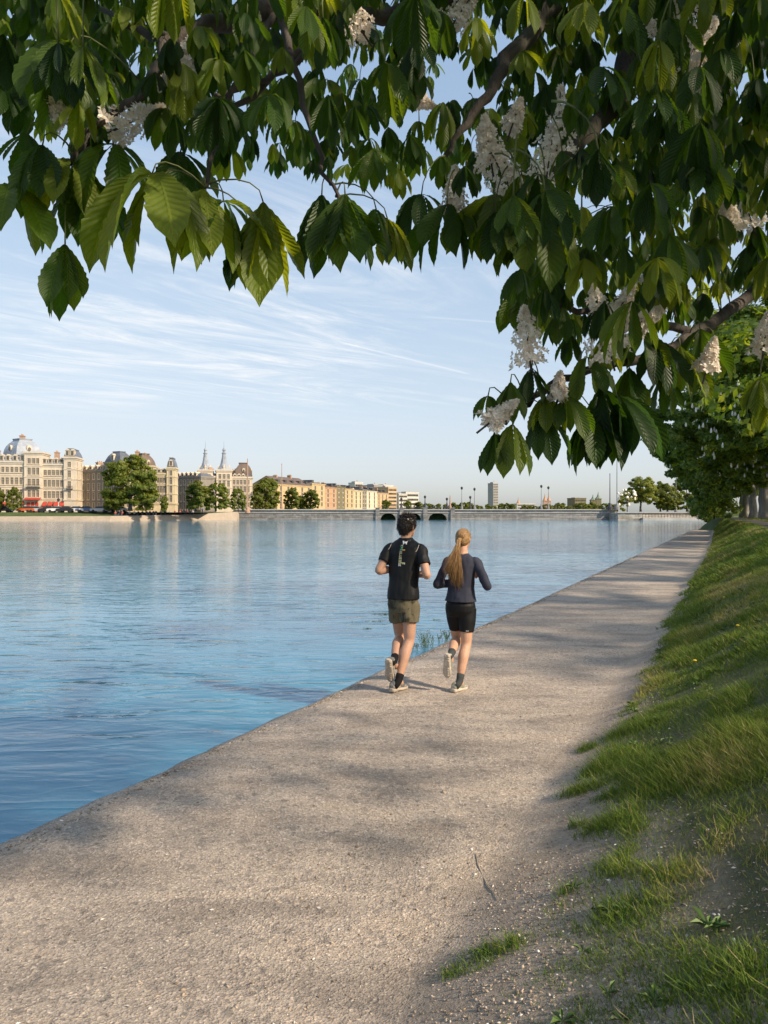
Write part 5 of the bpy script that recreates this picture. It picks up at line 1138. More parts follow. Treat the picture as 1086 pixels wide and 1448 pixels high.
for px, c, lab in ((4, BLK, 'black car below the small tree cut by the frame'), (20, WHT, 'white car below the small street tree'), (37, ORG, 'orange car in front of the domed pavilion'), (47, SIL, 'silver car beside the orange one'), (67, BLK, 'black car below the first red awnings'), (79, WHT, 'white car below the red awnings beside a black one'), (93, BLK, 'black car before the end turret of the domed building'), (106, WHT, 'white car between the domed building and the grey one'), (119, BLU, 'blue car in front of the shaded grey building'), (141, SIL, 'silver car close to the dark bush by the largest far tree'), (167, WHT, 'white car under the largest far tree')):
    p = at(px, 722, 179.5); car((p.x, 179.5 + (px % 3) * .3, 1.705), R(3 * (px % 4)), c, lab)
def tiny_person(name, sit, top, legs, seed):
    m = MB(); hipz = .42 if sit else .86; sk = simple('far_skin', (.5, .33, .24), .6)
    m.mat(0).loft([((0, 0, hipz - .05), (1, 0, 0), (0, 1, 0), .17, .12), ((0, .0, hipz + .25), (1, 0, 0), (0, 1, 0), .16, .11), ((0, -.02, hipz + .5), (1, 0, 0), (0, 1, 0), .20, .11), ((0, -.02, hipz + .58), (1, 0, 0), (0, 1, 0), .07, .06)], 10)
    for sx in (-1, 1):
        m.mat(0).tube([(sx * .2, -.02, hipz + .5), (sx * .26, .0, hipz + .25), (sx * .16, -.22, hipz + .12)], [.055, .05, .04], 6)
        m.mat(1)
        if sit: m.tube([(sx * .09, 0, hipz), (sx * .11, -.42, hipz + .02), (sx * .11, -.46, .0)], [.085, .065, .05], 8)
        else: m.tube([(sx * .09, 0, hipz), (sx * .1, -.02, .45), (sx * .1, .02, .0)], [.085, .065, .05], 8)
    m.mat(2).ball((0, -.03, hipz + .72), .09, .10, .12, 10, 8)
    me = m.mesh(name); me.materials.append(top); me.materials.append(legs); me.materials.append(sk); me.polygons.foreach_set('material_index', m.m); me.polygons.foreach_set('use_smooth', np.ones(len(me.polygons), bool)); return me
CL = [simple('far_cloth', c, .8) for c in ((.03, .03, .04), (.6, .58, .55), (.35, .10, .07), (.08, .11, .2))]
PM = [tiny_person('person', True, CL[0], CL[3], 0), tiny_person('person', True, CL[1], CL[0], 1), tiny_person('person', True, CL[2], CL[3], 2), tiny_person('person', False, CL[3], CL[0], 3)]
PL = ['tiny person in dark clothes sitting on the far quay wall', 'tiny person in a white top sitting on the far quay wall', 'tiny person in a red top sitting on the far quay wall']
rr = random.Random(6); px = 158
while px < 256:
    q = rr.choice((0, 0, 0, 1, 2)); p = at(px, 729, 172.4); f = np.interp(p.x, [-100, -64, -50], [169.5, 172, 183]); zz = np.interp(p.x, [-100, -64, -50], [.75, .85, 1.15])
    o = link_mesh('person', PM[q], None); o.location = (p.x, float(f) + 2.3, float(zz) + .0); o.rotation_euler = (0, 0, rr.uniform(-.5, .5)); tag(o, PL[q], 'person', 'people sitting on the far quay'); px += rr.uniform(2.6, 6.5)
o = link_mesh('person', PM[3], None); p = at(283, 726, 184); o.location = (p.x, 186.2, 1.28); tag(o, 'lone tiny standing person in blue where the far quay slopes up to the bridge', 'person')
# ================= the two runners =================
def skin_mat(name, c):
    t = NT(name); o = t.obj(); n = t.noise(o, 14, 4, 0.6)
    t.color(t.ramp(n, [(0.3, tuple(x * .88 for x in c)), (0.7, tuple(x * 1.08 for x in c))])); t.rough(0.6); t.b.inputs['Subsurface Weight'].default_value = 0.05; t.b.inputs['Subsurface Radius'].default_value = (0.02, 0.008, 0.004); t.b.inputs['Subsurface Scale'].default_value = 0.5
    t.l(t.bump(t.noise(o, 90, 3), 0.0015), t.b.inputs['Normal']); return t.m
def cloth_mat(name, c, rough=0.8, c2=None, s2=9, lim=(0.5, 0.56)):
    t = NT(name); o = t.obj(); n = t.noise(o, 9, 4, 0.6); col = t.ramp(n, [(0.3, tuple(x * .85 for x in c)), (0.7, tuple(x * 1.15 for x in c))])
    if c2: col = t.mix(t.ramp(t.noise(o, s2, 3, 0.6, 0.6), [(lim[0], 0), (lim[1], 1)]), col, c2)
    t.color(col); t.rough(rough); t.b.inputs['Specular IOR Level'].default_value = 0.3
    t.l(t.bump(t.noise(o, 240, 2), 0.0012), t.b.inputs['Normal']); return t.m
SKIN_M = skin_mat('tanned_skin', (0.50, 0.285, 0.19)); SKIN_W = skin_mat('light_skin', (0.55, 0.32, 0.21))
K_BLACK = cloth_mat('black_jersey', (0.0045, 0.005, 0.006), 0.6); K_NAVY = cloth_mat('navy_jersey', (0.034, 0.037, 0.058), 0.75); K_OLIVE = cloth_mat('olive_shorts', (0.125, 0.108, 0.068), 0.8, (0.035, 0.033, 0.02), 11, (0.52, 0.62)); K_TIGHT = cloth_mat('black_tights', (0.004, 0.004, 0.005), 0.6)
K_SOCKB = cloth_mat('black_sock', (0.006, 0.006, 0.007), .9); K_SOCKG = cloth_mat('grey_sock', (0.05, 0.056, 0.058), .9)
SH_M = cloth_mat('slate_shoe', (0.10, 0.11, 0.12), .7, (0.28, 0.26, 0.22), 14); SH_W = cloth_mat('sage_shoe', (0.22, 0.23, 0.18), .7, (0.40, 0.38, 0.32), 16); SOLE = simple('tan_sole', (0.42, 0.36, 0.29), .75, .25, 25, .004); SOLEW = simple('pale_sole', (0.52, 0.45, 0.37), .75, .25, 25, .004)
def hair_mat(name, a, b):
    t = NT(name); at_ = t.n('ShaderNodeAttribute', attribute_name='tint'); t.color(t.ramp(at_.outputs['Fac'], [(0, a), (1, b)])); t.rough(0.38); t.b.inputs['Anisotropic'].default_value = 0.4; return t.m
HAIR_D = hair_mat('dark_hair', (0.010, 0.008, 0.007), (0.040, 0.026, 0.018)); HAIR_B = hair_mat('blond_hair', (0.17, 0.085, 0.030), (0.56, 0.35, 0.15))
EYE = simple('eye', (.6, .58, .55), .2)

def smooth_pts(pts, rad, k=5):
    P = [Vector(p) for p in pts]; op, orr = [], []
    for i in range(len(P) - 1):
        a = P[max(i - 1, 0)]; b = P[i]; c = P[i + 1]; d = P[min(i + 2, len(P) - 1)]
        for q in range(k):
            f = q / k; op.append(0.5 * ((2 * b) + (c - a) * f + (2 * a - 5 * b + 4 * c - d) * f * f + (3 * b - a - 3 * c + d) * f ** 3)); g = f * f * (3 - 2 * f); orr.append(rad[i] * (1 - g) + rad[i + 1] * g)
    op.append(P[-1]); orr.append(rad[-1]); return op, orr
def limb(m, pts, rad, k=5):
    p, r = smooth_pts(pts, rad, k); m.tube(p, r, 16); m.ball(p[0], r[0] * .98); m.ball(p[-1], r[-1] * .98)
def lerp(a, b, f): return Vector(a).lerp(Vector(b), f)
def arm_path(sh, el, wr, s=1.0):
    sh, el, wr = map(Vector, (sh, el, wr))
    return ([sh, lerp(sh, el, .3), lerp(sh, el, .7), el, lerp(el, wr, .25), lerp(el, wr, .65), wr], [.046 * s, .049 * s, .045 * s, .041 * s, .044 * s, .034 * s, .026 * s])
def leg_path(hip, kn, an, back, s=1.0):
    hip, kn, an, back = map(Vector, (hip, kn, an, back))
    return ([hip, lerp(hip, kn, .3), lerp(hip, kn, .72), kn, lerp(kn, an, .14) + back * .008, lerp(kn, an, .32) + back * .022, lerp(kn, an, .58) + back * .012, lerp(kn, an, .85), an], [.070 * s, .080 * s, .064 * s, .054 * s, .053 * s, .058 * s, .048 * s, .034 * s, .033 * s])
def hand(m, wr, d, palm_n, s=1.0):
    """loosely closed hand: palm, five separate bent fingers"""
    wr = Vector(wr); d = Vector(d).normalized(); n = (Vector(palm_n) - d * Vector(palm_n).dot(d)).normalized(); w = d.cross(n)
    m.loft([(wr - d * .01, w, n, .024 * s, .019 * s), (wr + d * .03 * s, w, n, .034 * s, .017 * s), (wr + d * .085 * s, w, n, .040 * s, .015 * s), (wr + d * .097 * s, w, n, .034 * s, .011 * s)], 14)
    for k, (o, L) in enumerate(((-.030, .062), (-.010, .072), (.010, .070), (.029, .056))):
        b = wr + d * .088 * s + w * o * s; p1 = b + d * L * .45 * s + n * .010 * s; p2 = p1 + d * L * .10 * s + n * L * .42 * s; p3 = p2 - d * L * .30 * s + n * L * .20 * s
        m.tube([b, p1, p2, p3], [.0095 * s, .0092 * s, .0085 * s, .0068 * s], 8); m.ball(p3, .0068 * s, n=8, m=6)
    b = wr + d * .03 * s - w * .03 * s; p1 = b - w * .022 * s + d * .028 * s + n * .014 * s; p2 = p1 + d * .028 * s + n * .014 * s + w * .006 * s
    m.tube([b, p1, p2], [.013 * s, .0105 * s, .008 * s], 8); m.ball(p2, .008 * s, n=8, m=6)
def head(m, c, yaw=0.0, s=1.0, neck=None):
    c = Vector(c); M = Matrix.Rotation(-yaw, 3, 'Z'); q = lambda x, y, z: c + M @ Vector((x * s, y * s, z * s))
    m.ball(q(0, -.012, .025), .076 * s, .096 * s, .093 * s, 20, 14, M); m.ball(q(0, .022, -.035), .060 * s, .070 * s, .078 * s, 18, 12, M); m.ball(q(0, .052, -.088), .034 * s, .034 * s, .028 * s, 14, 10, M)
    m.tube([q(0, .088, .012), q(0, .112, -.026), q(0, .092, -.034)], [.009 * s, .015 * s, .010 * s], 10)
    m.ball(q(0, .084, -.062), .024 * s, .011 * s, .007 * s, 12, 8, M); m.ball(q(0, .083, -.072), .021 * s, .011 * s, .007 * s, 12, 8, M)
    for sx in (-1, 1):
        m.ball(q(sx * .029, .074, .022), .020 * s, .013 * s, .008 * s, 10, 8, M)
        ear = Matrix.Rotation(-yaw + sx * .35, 3, 'Z'); m.ball(q(sx * .078, -.006, -.008), .010 * s, .018 * s, .031 * s, 12, 10, ear); m.ball(q(sx * .075, -.002, -.032), .008 * s, .010 * s, .011 * s, 10, 8, ear)
    if neck is not None: limb(m, [neck, q(0, -.022, -.06)], [.060 * s, .054 * s], 3)
def child(me, name, mat, parent): return link_mesh(name, me, mat, parent, True)
def wrinkle(me, amp, scale, seed, stretch=(1, 1, .45)):
    n = len(me.vertices); co = np.empty(n * 3, np.float32); me.vertices.foreach_get('co', co); co = co.reshape(-1, 3); nr = np.empty(n * 3, np.float32); me.vertices.foreach_get('normal', nr); nr = nr.reshape(-1, 3)
    d = np.array([mnoise.noise(Vector((x * scale * stretch[0] + seed, y * scale * stretch[1], z * scale * stretch[2] + x * scale * .5))) + .5 * mnoise.noise(Vector((x * scale * 2.3 + seed, y * scale * 2, z * scale * 1.2 - x * scale))) for x, y, z in co])
    co += nr * (d * amp)[:, None]; me.vertices.foreach_set('co', co.astype(np.float32).ravel()); me.update()
def shoe(parent, heel, toe, up, mat, sole_mat, s=1.0):
    heel, toe = Vector(heel), Vector(toe); d = (toe - heel); L = d.length; d.normalize(); up = (Vector(up) - d * Vector(up).dot(d)).normalized(); w = d.cross(up)
    U = MB(); st_ = [(-.03, .030, .030, .040), (.04, .036, .055, .058), (.16, .038, .062, .064), (.30, .037, .060, .060), (.45, .040, .045, .045), (.62, .046, .036, .036), (.80, .047, .030, .029), (.93, .036, .022, .022), (1.0, .018, .012, .012)]
    U.loft([(heel + d * L * f + up * (.018 + h * .62) * s, w, up, wd * s, h * .75 * s) for f, wd, h, _ in st_], 18, 2.4); me = remeshed(U, .005, 3); o = child(me, 'shoe', mat, parent)
    B = MB(); B.loft([(heel + d * L * f + up * (.012 + .010 * max(0, f - .75) * 4) * s, w, up, wd * 1.10 * s, .018 * s) for f, wd in ((-.06, .018), (-.03, .031), (.08, .036), (.25, .035), (.45, .038), (.65, .046), (.82, .046), (.94, .034), (1.01, .016))], 18, 3.0)
    for f in (.02, .12, .22, .56, .66, .76, .86):
        for sx in (-1, 1): c = heel + d * L * f + w * sx * .019 * s - up * .006 * s; B.loft([(c - up * .006 * s, w, d, .013 * s, .008 * s), (c + up * .01 * s, w, d, .015 * s, .010 * s)], 8, 4)
    child(remeshed(B, .004, 2), 'sole', sole_mat, o)
    m = MB()
    for k in range(5):
        f = .40 + .055 * k; c = heel + d * L * f + up * (.018 + .062 * .62 + .040 - .010 * k) * s; m.tube([c - w * .022 * s - up * .006 * s, c + up * .004 * s, c + w * .022 * s - up * .006 * s], .0028 * s, 6)
    m.build('lace', sole_mat, o, True); return o
def sock(parent, an, kn, heel, f0, mat, s=1.0):
    an, kn, heel = Vector(an), Vector(kn), Vector(heel); m = MB(); top = an.lerp(kn, f0); m.tube([an.lerp(heel, .75), an.lerp(heel, .3), an.lerp(kn, .03), an.lerp(kn, f0 * .5), top], [.034 * s, .037 * s, .0375 * s, .039 * s, .042 * s], 16); child(m.mesh('sock'), 'sock', mat, parent)
RUN_RZ = -math.atan2(SD[0], SD[1])
def strands(name, roots, mat, parent, seed, r0=0.0022):
    rr = np.random.default_rng(seed); m = MB(); tint = []
    for pts in roots:
        n0 = len(m.v); k = len(pts); m.tube(pts, [r0 * (1 - .75 * i / (k - 1)) for i in range(k)], 5); t = float(np.clip(rr.normal(.45, .25), 0, 1)); tint += [t] * (len(m.v) - n0)
    return m, tint
def hair_obj(name, shell, extra, tint_extra, mat, parent, base_t=.25):
    """shell mesh + strands in one mesh"""
    n = len(shell.vertices); co = np.empty(n * 3, np.float32); shell.vertices.foreach_get('co', co); V = co.reshape(-1, 3)
    fs = [tuple(p.vertices) for p in shell.polygons]; vs = [tuple(v) for v in V] + list(extra.v); fs += [tuple(i + n for i in f) for f in extra.f]
    me = bpy.data.meshes.new(name); me.from_pydata(vs, [], fs); a = me.attributes.new('tint', 'FLOAT', 'POINT')
    bt = np.array([np.clip(base_t + .35 * mnoise.noise(Vector((x * 60, y * 25, z * 14))), 0, 1) for x, y, z in V]); a.data.foreach_set('value', np.concatenate([bt, np.array(tint_extra)]).astype(np.float32)); return child(me, name, mat, parent)

# ---------- man
def make_man():
    base = Vector((0.204, 7.63, 0.0)); sy = Vector((0, -1, 0)); m = MB(); x, y = (1, 0, 0), (0, 1, 0)
    sl, el, wl = (-.168, .035, 1.425), (-.232, -.115, 1.195), (-.115, .135, 1.205); sr, er, wr = (.168, .045, 1.425), (.282, -.07, 1.165), (.185, .155, 1.170)
    hl, kl, al = (-.074, -.01, .87), (-.078, .085, .49), (.012, -.285, .300); hr, kr, ar = (.074, -.01, .87), (.085, -.055, .49), (.062, -.275, .115)
    m.loft([((0, 0, .80), x, y, .09, .075), ((0, -.01, .90), x, y, .130, .085), ((0, 0, 1.02), x, y, .130, .088), ((0, .015, 1.16), x, y, .142, .098), ((0, .03, 1.30), x, y, .160, .105), ((0, .04, 1.42), x, y, .160, .09), ((0, .045, 1.48), x, y, .10, .07), ((0, .05, 1.53), x, y, .058, .058)], 22)
    head(m, (0.005, .088, 1.655), .32, 1.0, (0, .05, 1.49))
    for a in ((sl, el, wl), (sr, er, wr)): limb(m, *arm_path(*a, 1.0))
    hand(m, wl, (.35, .85, .10), (.6, -.2, -.5)); hand(m, wr, (-.62, .62, -.35), (-.4, -.3, .6))
    limb(m, *leg_path(hl, kl, al, (0, -.6, .8), 1.0)); limb(m, *leg_path(hr, kr, ar, sy, 1.0))
    for an, hd in ((al, (-.02, .12, -.10)), (ar, (0, .12, -.05))): an = Vector(an); m.tube([an, an + Vector(hd) * .6], [.033, .030], 10)
    body = link_mesh('person', remeshed(m, .0065, 4), SKIN_M, None, True); body.location = base; body.rotation_euler = (0, 0, RUN_RZ); tag(body, 'man running in a black T-shirt and olive shorts, seen from behind', 'person', 'runners on the lakeside path')
    # T-shirt
    t = MB(); t.loft([((0, -.012, .905), x, y, .170, .140), ((0, -.008, .98), x, y, .164, .130), ((0, .006, 1.10), x, y, .158, .120), ((0, .022, 1.25), x, y, .164, .117), ((0, .034, 1.37), x, y, .182, .114), ((0, .042, 1.44), x, y, .175, .098), ((0, .046, 1.485), x, y, .130, .082), ((0, .05, 1.515), x, y, .080, .068), ((0, .05, 1.535), x, y, .064, .064)], 26, 2.3)
    for s_, e_ in ((sl, el), (sr, er)): p, r = smooth_pts([lerp(s_, (0, .04, 1.41), .5) + Vector((0, 0, -.012)), Vector(s_) + Vector((0, 0, -.018)), lerp(s_, e_, .30), lerp(s_, e_, .62)], [.070, .066, .064, .064], 5); t.tube(p, r, 18)
    sm = remeshed(t, .0065, 5); wrinkle(sm, .0085, 10, 3, (1, 1, .8)); shirt = child(sm, 'shirt', K_BLACK, body)
    bv = BVHTree.FromPolygons([v.co.copy() for v in sm.vertices], [tuple(p.vertices) for p in sm.polygons])
    def proj(px, pz, off=.0022):
        h = bv.ray_cast(Vector((px, -1, pz)), Vector((0, 1, 0)))[0]; return Vector((px, (h.y if h else -.1) - off, pz))
    P_W = simple('print_white', (.75, .77, .78), .6); P_G = simple('print_green', (.20, .50, .33), .6); P_Y = simple('print_pale_yellow', (.62, .62, .38), .6); P_O = simple('print_orange', (.72, .36, .08), .6); P_B = simple('reflective_beige', (.62, .55, .45), .5)
    def decal(name, polys, mat, bevel=.0):
        g = MB()
        for poly in polys:
            for i in range(len(poly)): pass
            q = [proj(a, b) for a, b in poly]; w = [p + Vector((0, .0018, 0)) for p in q]; n = len(q); g.add(q + w, [tuple(range(n))] + [(i, i + n, (i + 1) % n + n, (i + 1) % n) for i in range(n)])
        return g.build(name, mat, shirt)
    lx, lz = .034, 1.487
    decal('logo', [[(lx - .036, lz + .016), (lx - .018, lz + .016), (lx - .006, lz - .006), (lx - .020, lz - .020)], [(lx - .008, lz + .010), (lx + .012, lz + .010), (lx + .010, lz - .016), (lx - .004, lz - .004)], [(lx + .016, lz + .016), (lx + .040, lz + .020), (lx + .012, lz - .022), (lx + .004, lz - .012)]], P_W)
    G = {'Y': [(0, 1, .5, .5), (1, 1, .5, .5), (.5, .5, .5, 0)], 'P': [(0, 0, 0, 1), (0, 1, 1, 1), (1, 1, 1, .5), (1, .5, 0, .5)], 'E': [(0, 0, 0, 1), (0, 1, 1, 1), (0, .5, .8, .5), (0, 0, 1, 0)], 'U': [(0, 1, 0, 0), (0, 0, 1, 0), (1, 0, 1, 1)], 'L': [(0, 1, 0, 0), (0, 0, 1, 0)], 'O': [(0, 0, 0, 1), (0, 1, 1, 1), (1, 1, 1, 0), (1, 0, 0, 0)], 'I': [(.5, 0, .5, 1)], 'F': [(0, 0, 0, 1), (0, 1, 1, 1), (0, .5, .8, .5)], 'B': [(0, 0, 0, 1), (0, 1, .8, 1), (.8, 1, .8, 0), (0, .5, .8, .5), (0, 0, .8, 0)], 'S': [(1, 1, 0, 1), (0, 1, 0, .5), (0, .5, 1, .5), (1, .5, 1, 0), (1, 0, 0, 0)]}
    def strokes(ch, cx, cz, w, h, th):
        out = []
        for a, b, c, d in G[ch]:   # letters lie on their side: text runs down the spine
            p = Vector((cx + (b - .5) * h, cz - (a - .5) * w)); q = Vector((cx + (d - .5) * h, cz - (c - .5) * w)); dd = (q - p).normalized(); nn = Vector((-dd.y, dd.x)) * th; p -= dd * th; q += dd * th
            out.append([tuple(p + nn), tuple(q + nn), tuple(q - nn), tuple(p - nn)])
        return out
    for k, ch in enumerate('YPEULUEOSE'):
        cz = 1.458 - k * .0225; cx = .004 - k * .0012
        decal('letter', strokes(ch, cx, cz, .0130, .022, .0020), P_G if k in (1, 2) else (P_W if k > 8 else P_Y))
    decal('letter', strokes('I', .030, 1.412, .010, .016, .005), P_O); decal('letter', strokes('F', .030, 1.275, .012, .034, .0034), P_Y)
    for a, b in (((-.142, 1.474), (-.160, 1.412)), ((.164, 1.462), (.148, 1.392))):
        g = MB(); n = 8; g.tube([proj(a[0] + (b[0] - a[0]) * k / n + .006 * math.sin(k / n * 3.14), a[1] + (b[1] - a[1]) * k / n, .001) for k in range(n + 1)], .0030, 6); g.build('shoulder_stripe', P_B, shirt, True)
    # shorts
    t = MB(); t.loft([((0, -.005, .97), x, y, .140, .105), ((0, -.015, .90), x, y, .158, .122), ((0, -.012, .82), x, y, .160, .124), ((0, -.012, .77), x, y, .150, .110)], 24, 2.2)
    for sx, h_, k_ in ((-1, hl, kl), (1, hr, kr)): p, r = smooth_pts([Vector((sx * .078, -.008, .87)), lerp(h_, k_, .30), lerp(h_, k_, .52)], [.096, .100, .098], 5); t.tube(p, r, 20)
    sm = remeshed(t, .0065, 4); wrinkle(sm, .0085, 14, 8); child(sm, 'shorts', K_OLIVE, body)
    # shoes
    shoe(body, (.020, -.345, .030), (.060, -.085, .006), (0, .10, 1), SH_M, SOLE); sock(body, ar, kr, (.03, -.335, .05), .17, K_SOCKB)
    shoe(body, (-.005, -.375, .330), (-.040, -.270, .098), (.12, .95, .40), SH_M, SOLE); sock(body, al, kl, (-.005, -.355, .315), .24, K_SOCKB)
    # hair: a cropped shell and many short locks
    hc = Vector((0.005, .078, 1.690)); M = Matrix.Rotation(-.32, 3, 'Z'); h = MB(); h.ball(hc + Vector((0, -.004, -.004)), .084, .102, .090, 24, 16, M); h.ball(hc + M @ Vector((0, -.040, -.040)), .078, .066, .075, 20, 12, M); h.ball(hc + M @ Vector((0, -.045, -.085)), .060, .048, .050, 16, 10, M)
    hs = remeshed(h, .006, 3); wrinkle(hs, .006, 40, 2, (1, 1, 1)); rr = np.random.default_rng(4); pts = []
    idx = rr.integers(0, len(hs.vertices), 2300)
    for i in idx:
        v = hs.vertices[int(i)]; p = v.co; fr = (M.inverted() @ (p - hc))
        if fr.y > .062 and fr.z < .03: continue
        n = v.normal; d = (n * .55 + Vector((0, -.15, -.65 if fr.z < .05 else .10)) + Vector(rr.normal(0, .30, 3))).normalized(); L = rr.uniform(.014, .030) * (1.25 if fr.z > .04 else .8)
        pts.append([p - n * .002, p + (n * .4 + d * .6) * L * .5, p + d * L])
    ex, tn = strands('s', pts, None, None, 3, .0026); hair_obj('hair', hs, ex, tn, HAIR_D, body, .2)
    for sx in (-1, 1): e = MB(); e.ball(Vector((.005, .088, 1.655)) + M @ Vector((sx * .029, .079, .008)), .012, n=12, m=8); e.build('eye', EYE, body, True)
    m = MB(); q = Vector(wr) + Vector((-.02, .045, -.015)); return body, base
man, mbase = make_man()
# dark object held by his right side
m = MB(); m.loft([((-.055, 0, 0), (0, 1, 0), (0, 0, 1), .004, .014), ((-.05, 0, 0), (0, 1, 0), (0, 0, 1), .006, .019), ((.05, 0, .004), (0, 1, 0), (0, 0, 1), .006, .019), ((.055, 0, .004), (0, 1, 0), (0, 0, 1), .004, .014)], 16, 4)
o = m.build('handheld_phone', simple('dark_slate_plastic', (.03, .04, .055), .35), None, True); RM = Matrix.Rotation(RUN_RZ, 3, 'Z')
o.location = mbase + RM @ Vector((.120, .215, 1.125)); o.rotation_euler = (0, R(4), RUN_RZ + .25); tag(o, 'small dark flat device in the right hand of the man', 'phone')

# ---------- woman
def make_woman():
    base = Vector((0.792, 7.60, 0.0)); sy = Vector((0, -1, 0)); m = MB(); x, y = (1, 0, 0), (0, 1, 0)
    sl, el, wl = (-.146, .035, 1.300), (-.225, -.095, 1.055), (-.090, .115, 1.060); sr, er, wr = (.146, .045, 1.300), (.292, -.03, 1.045), (.165, .160, 1.130)
    hl, kl, al = (-.070, -.01, .82), (-.070, .075, .470), (-.012, -.285, .375); hr, kr, ar = (.072, -.01, .82), (.075, -.06, .455), (.060, -.225, .100)
    m.loft([((0, 0, .76), x, y, .09, .075), ((0, -.012, .85), x, y, .120, .085), ((0, 0, .96), x, y, .112, .080), ((0, .01, 1.03), x, y, .112, .082), ((0, .022, 1.16), x, y, .130, .092), ((0, .032, 1.28), x, y, .142, .082), ((0, .038, 1.345), x, y, .085, .062), ((0, .04, 1.39), x, y, .048, .050)], 22)
    head(m, (0.0, .075, 1.520), .12, .93, (0, .04, 1.35))
    for a in ((sl, el, wl), (sr, er, wr)): limb(m, *arm_path(*a, .82))
    hand(m, wl, (.45, .80, .05), (.6, -.2, -.5), .88); hand(m, wr, (-.55, .70, .15), (-.5, -.3, -.4), .88)
    limb(m, *leg_path(hl, kl, al, (0, -.4, .9), .95)); limb(m, *leg_path(hr, kr, ar, sy, .95))
    for an, hd in ((al, (0, .02, -.12)), (ar, (0, .12, -.04))): an = Vector(an); m.tube([an, an + Vector(hd) * .6], [.031, .028], 10)
    body = link_mesh('person', remeshed(m, .006, 4), SKIN_W, None, True); body.location = base; body.rotation_euler = (0, 0, RUN_RZ); tag(body, 'woman running with a long blond ponytail, navy top and black tight shorts', 'person', 'runners on the lakeside path')
    t = MB(); t.loft([((0, -.014, .885), x, y, .163, .138), ((0, -.010, .94), x, y, .152, .124), ((0, .006, 1.03), x, y, .134, .104), ((0, .022, 1.16), x, y, .142, .103), ((0, .032, 1.25), x, y, .156, .096), ((0, .036, 1.305), x, y, .150, .082), ((0, .038, 1.345), x, y, .100, .068), ((0, .04, 1.378), x, y, .056, .056)], 26, 2.2)
    for s_, e_, w_ in ((sl, el, wl), (sr, er, wr)):
        p, r = smooth_pts([lerp(s_, (0, .035, 1.26), .5) + Vector((0, 0, -.012)), Vector(s_) + Vector((0, 0, -.014)), lerp(s_, e_, .35), lerp(s_, e_, .75), e_, lerp(e_, w_, .3), lerp(e_, w_, .9)], [.056, .053, .050, .045, .044, .045, .034], 5); t.tube(p, r, 18); t.ball(e_, .043)
    sm = remeshed(t, .006, 5); wrinkle(sm, .0070, 11, 5, (1, 1, .8)); child(sm, 'top', K_NAVY, body)
    t = MB(); t.loft([((0, -.005, .93), x, y, .130, .100), ((0, -.020, .85), x, y, .156, .126), ((0, -.018, .79), x, y, .158, .126), ((0, -.012, .73), x, y, .145, .105)], 24, 2.1)
    for sx, h_, k_ in ((-1, hl, kl), (1, hr, kr)): p, r = smooth_pts([Vector((sx * .076, -.010, .82)), lerp(h_, k_, .30), lerp(h_, k_, .66)], [.090, .090, .074], 5); t.tube(p, r, 20)
    sm = remeshed(t, .006, 4); wrinkle(sm, .002, 12, 9); sh = child(sm, 'shorts', K_TIGHT, body)
    bv = BVHTree.FromPolygons([v.co.copy() for v in sm.vertices], [tuple(p.vertices) for p in sm.polygons]); P_W = simple('hem_print', (.7, .7, .7), .6)
    for dx_ in (.095, .110):
        q = []
        for a, b in ((-.004, -.004), (.004, -.004), (.006, .004), (-.002, .004)):
            h = bv.ray_cast(Vector((dx_ + a, -1, .600 + b)), Vector((0, 1, 0)))[0]; q.append(Vector((dx_ + a, (h.y if h else -.1) - .002, .600 + b)))
        g = MB(); g.add(q + [p + Vector((0, .0015, 0)) for p in q], [(0, 1, 2, 3), (0, 4, 5, 1), (1, 5, 6, 2), (2, 6, 7, 3), (3, 7, 4, 0)]); g.build('logo', P_W, sh)
    shoe(body, (.022, -.290, .022), (.066, -.055, .004), (0, .04, 1), SH_W, SOLEW, .92); sock(body, ar, kr, (.03, -.285, .05), .22, K_SOCKG, .95)
    shoe(body, (-.025, -.355, .385), (-.050, -.300, .150), (.15, .97, .22), SH_W, SOLEW, .92); sock(body, al, kl, (-.022, -.335, .360), .24, K_SOCKG, .95)
    # hair combed back into a ponytail
    hc = Vector((0.0, .070, 1.535)); M = Matrix.Rotation(-.12, 3, 'Z'); h = MB(); h.ball(hc + Vector((0, -.002, .006)), .077, .096, .090, 24, 16, M); h.ball(hc + M @ Vector((0, -.030, -.030)), .072, .066, .066, 20, 12, M); h.ball(hc + M @ Vector((.003, -.088, -.018)), .026, .024, .026, 14, 10, M)
    hs = remeshed(h, .005, 4); tie = hc + M @ Vector((.003, -.106, -.022)); rr = np.random.default_rng(9); pts = []
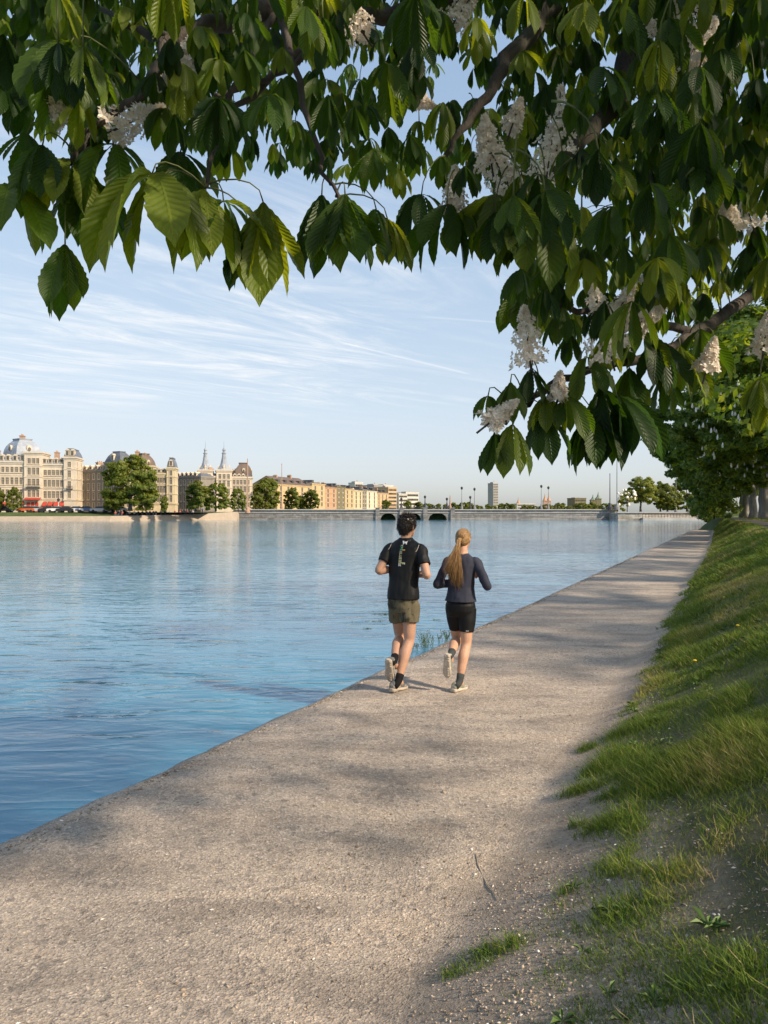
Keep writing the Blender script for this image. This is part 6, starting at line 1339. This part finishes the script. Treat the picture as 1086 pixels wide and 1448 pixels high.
    for i in rr.integers(0, len(hs.vertices), 700):           # fine strands lying on the head, all drawn to the tie
        v = hs.vertices[int(i)]; p = v.co.copy(); fr = M.inverted() @ (p - hc)
        if fr.y > .05 and fr.z < .03 or fr.y < -.085: continue
        q = [p + v.normal * .0008]
        for k in range(1, 4):
            w = p.lerp(tie, k / 5); loc, nn, _, _ = bvh_near(hs, w); q.append(loc + nn * .0008)
        pts.append(q)
    for k in range(330):                                        # the tail fans out to the left as she runs
        f = rr.random(); f2 = f ** 1.1; end = Vector((-.150 + .195 * f2 + rr.normal(0, .014), -.150 + .05 * f + rr.normal(0, .012), 1.265 - .205 * math.sin(min(1, f2 * 1.15) * 1.57) + rr.normal(0, .034) ))
        a = tie + Vector((rr.normal(0, .007), rr.normal(0, .006), rr.normal(0, .007))); b = a + Vector((-.004 + .02 * (f - .5), -.035, -.060)); mid = Vector((-.045 + .085 * f2 + rr.normal(0, .006), -.125 + rr.normal(0, .010), 1.375 - .04 * f + rr.normal(0, .01)))
        q = []
        for u in (0, .12, .26, .42, .6, .8, 1): q.append(a * (1 - u) ** 3 + b * 3 * u * (1 - u) ** 2 + mid * 3 * u * u * (1 - u) + end * u ** 3 + Vector((math.sin(u * 9 + k) * .002, 0, 0)))
        pts.append(q)
    ex, tn = strands('s', pts, None, None, 5, .0026); hair_obj('hair', hs, ex, tn, HAIR_B, body, .38)
    m = MB(); d = Vector((0, -.6, -.35)).normalized(); m.tube([tie - d * .006, tie + d * .010], [.017, .017], 14); m.build('hair_tie', simple('tan_elastic', (.45, .27, .14), .6), body, True)
    for sx in (-1, 1): e = MB(); e.ball(Vector((0, .075, 1.520)) + M @ Vector((sx * .027, .073, .007)), .011, n=12, m=8); e.build('eye', EYE, body, True)
    return body
_bv = {}
def bvh_near(me, p):
    if me.name not in _bv: _bv[me.name] = BVHTree.FromPolygons([v.co.copy() for v in me.vertices], [tuple(q.vertices) for q in me.polygons])
    return _bv[me.name].find_nearest(p)
make_woman()
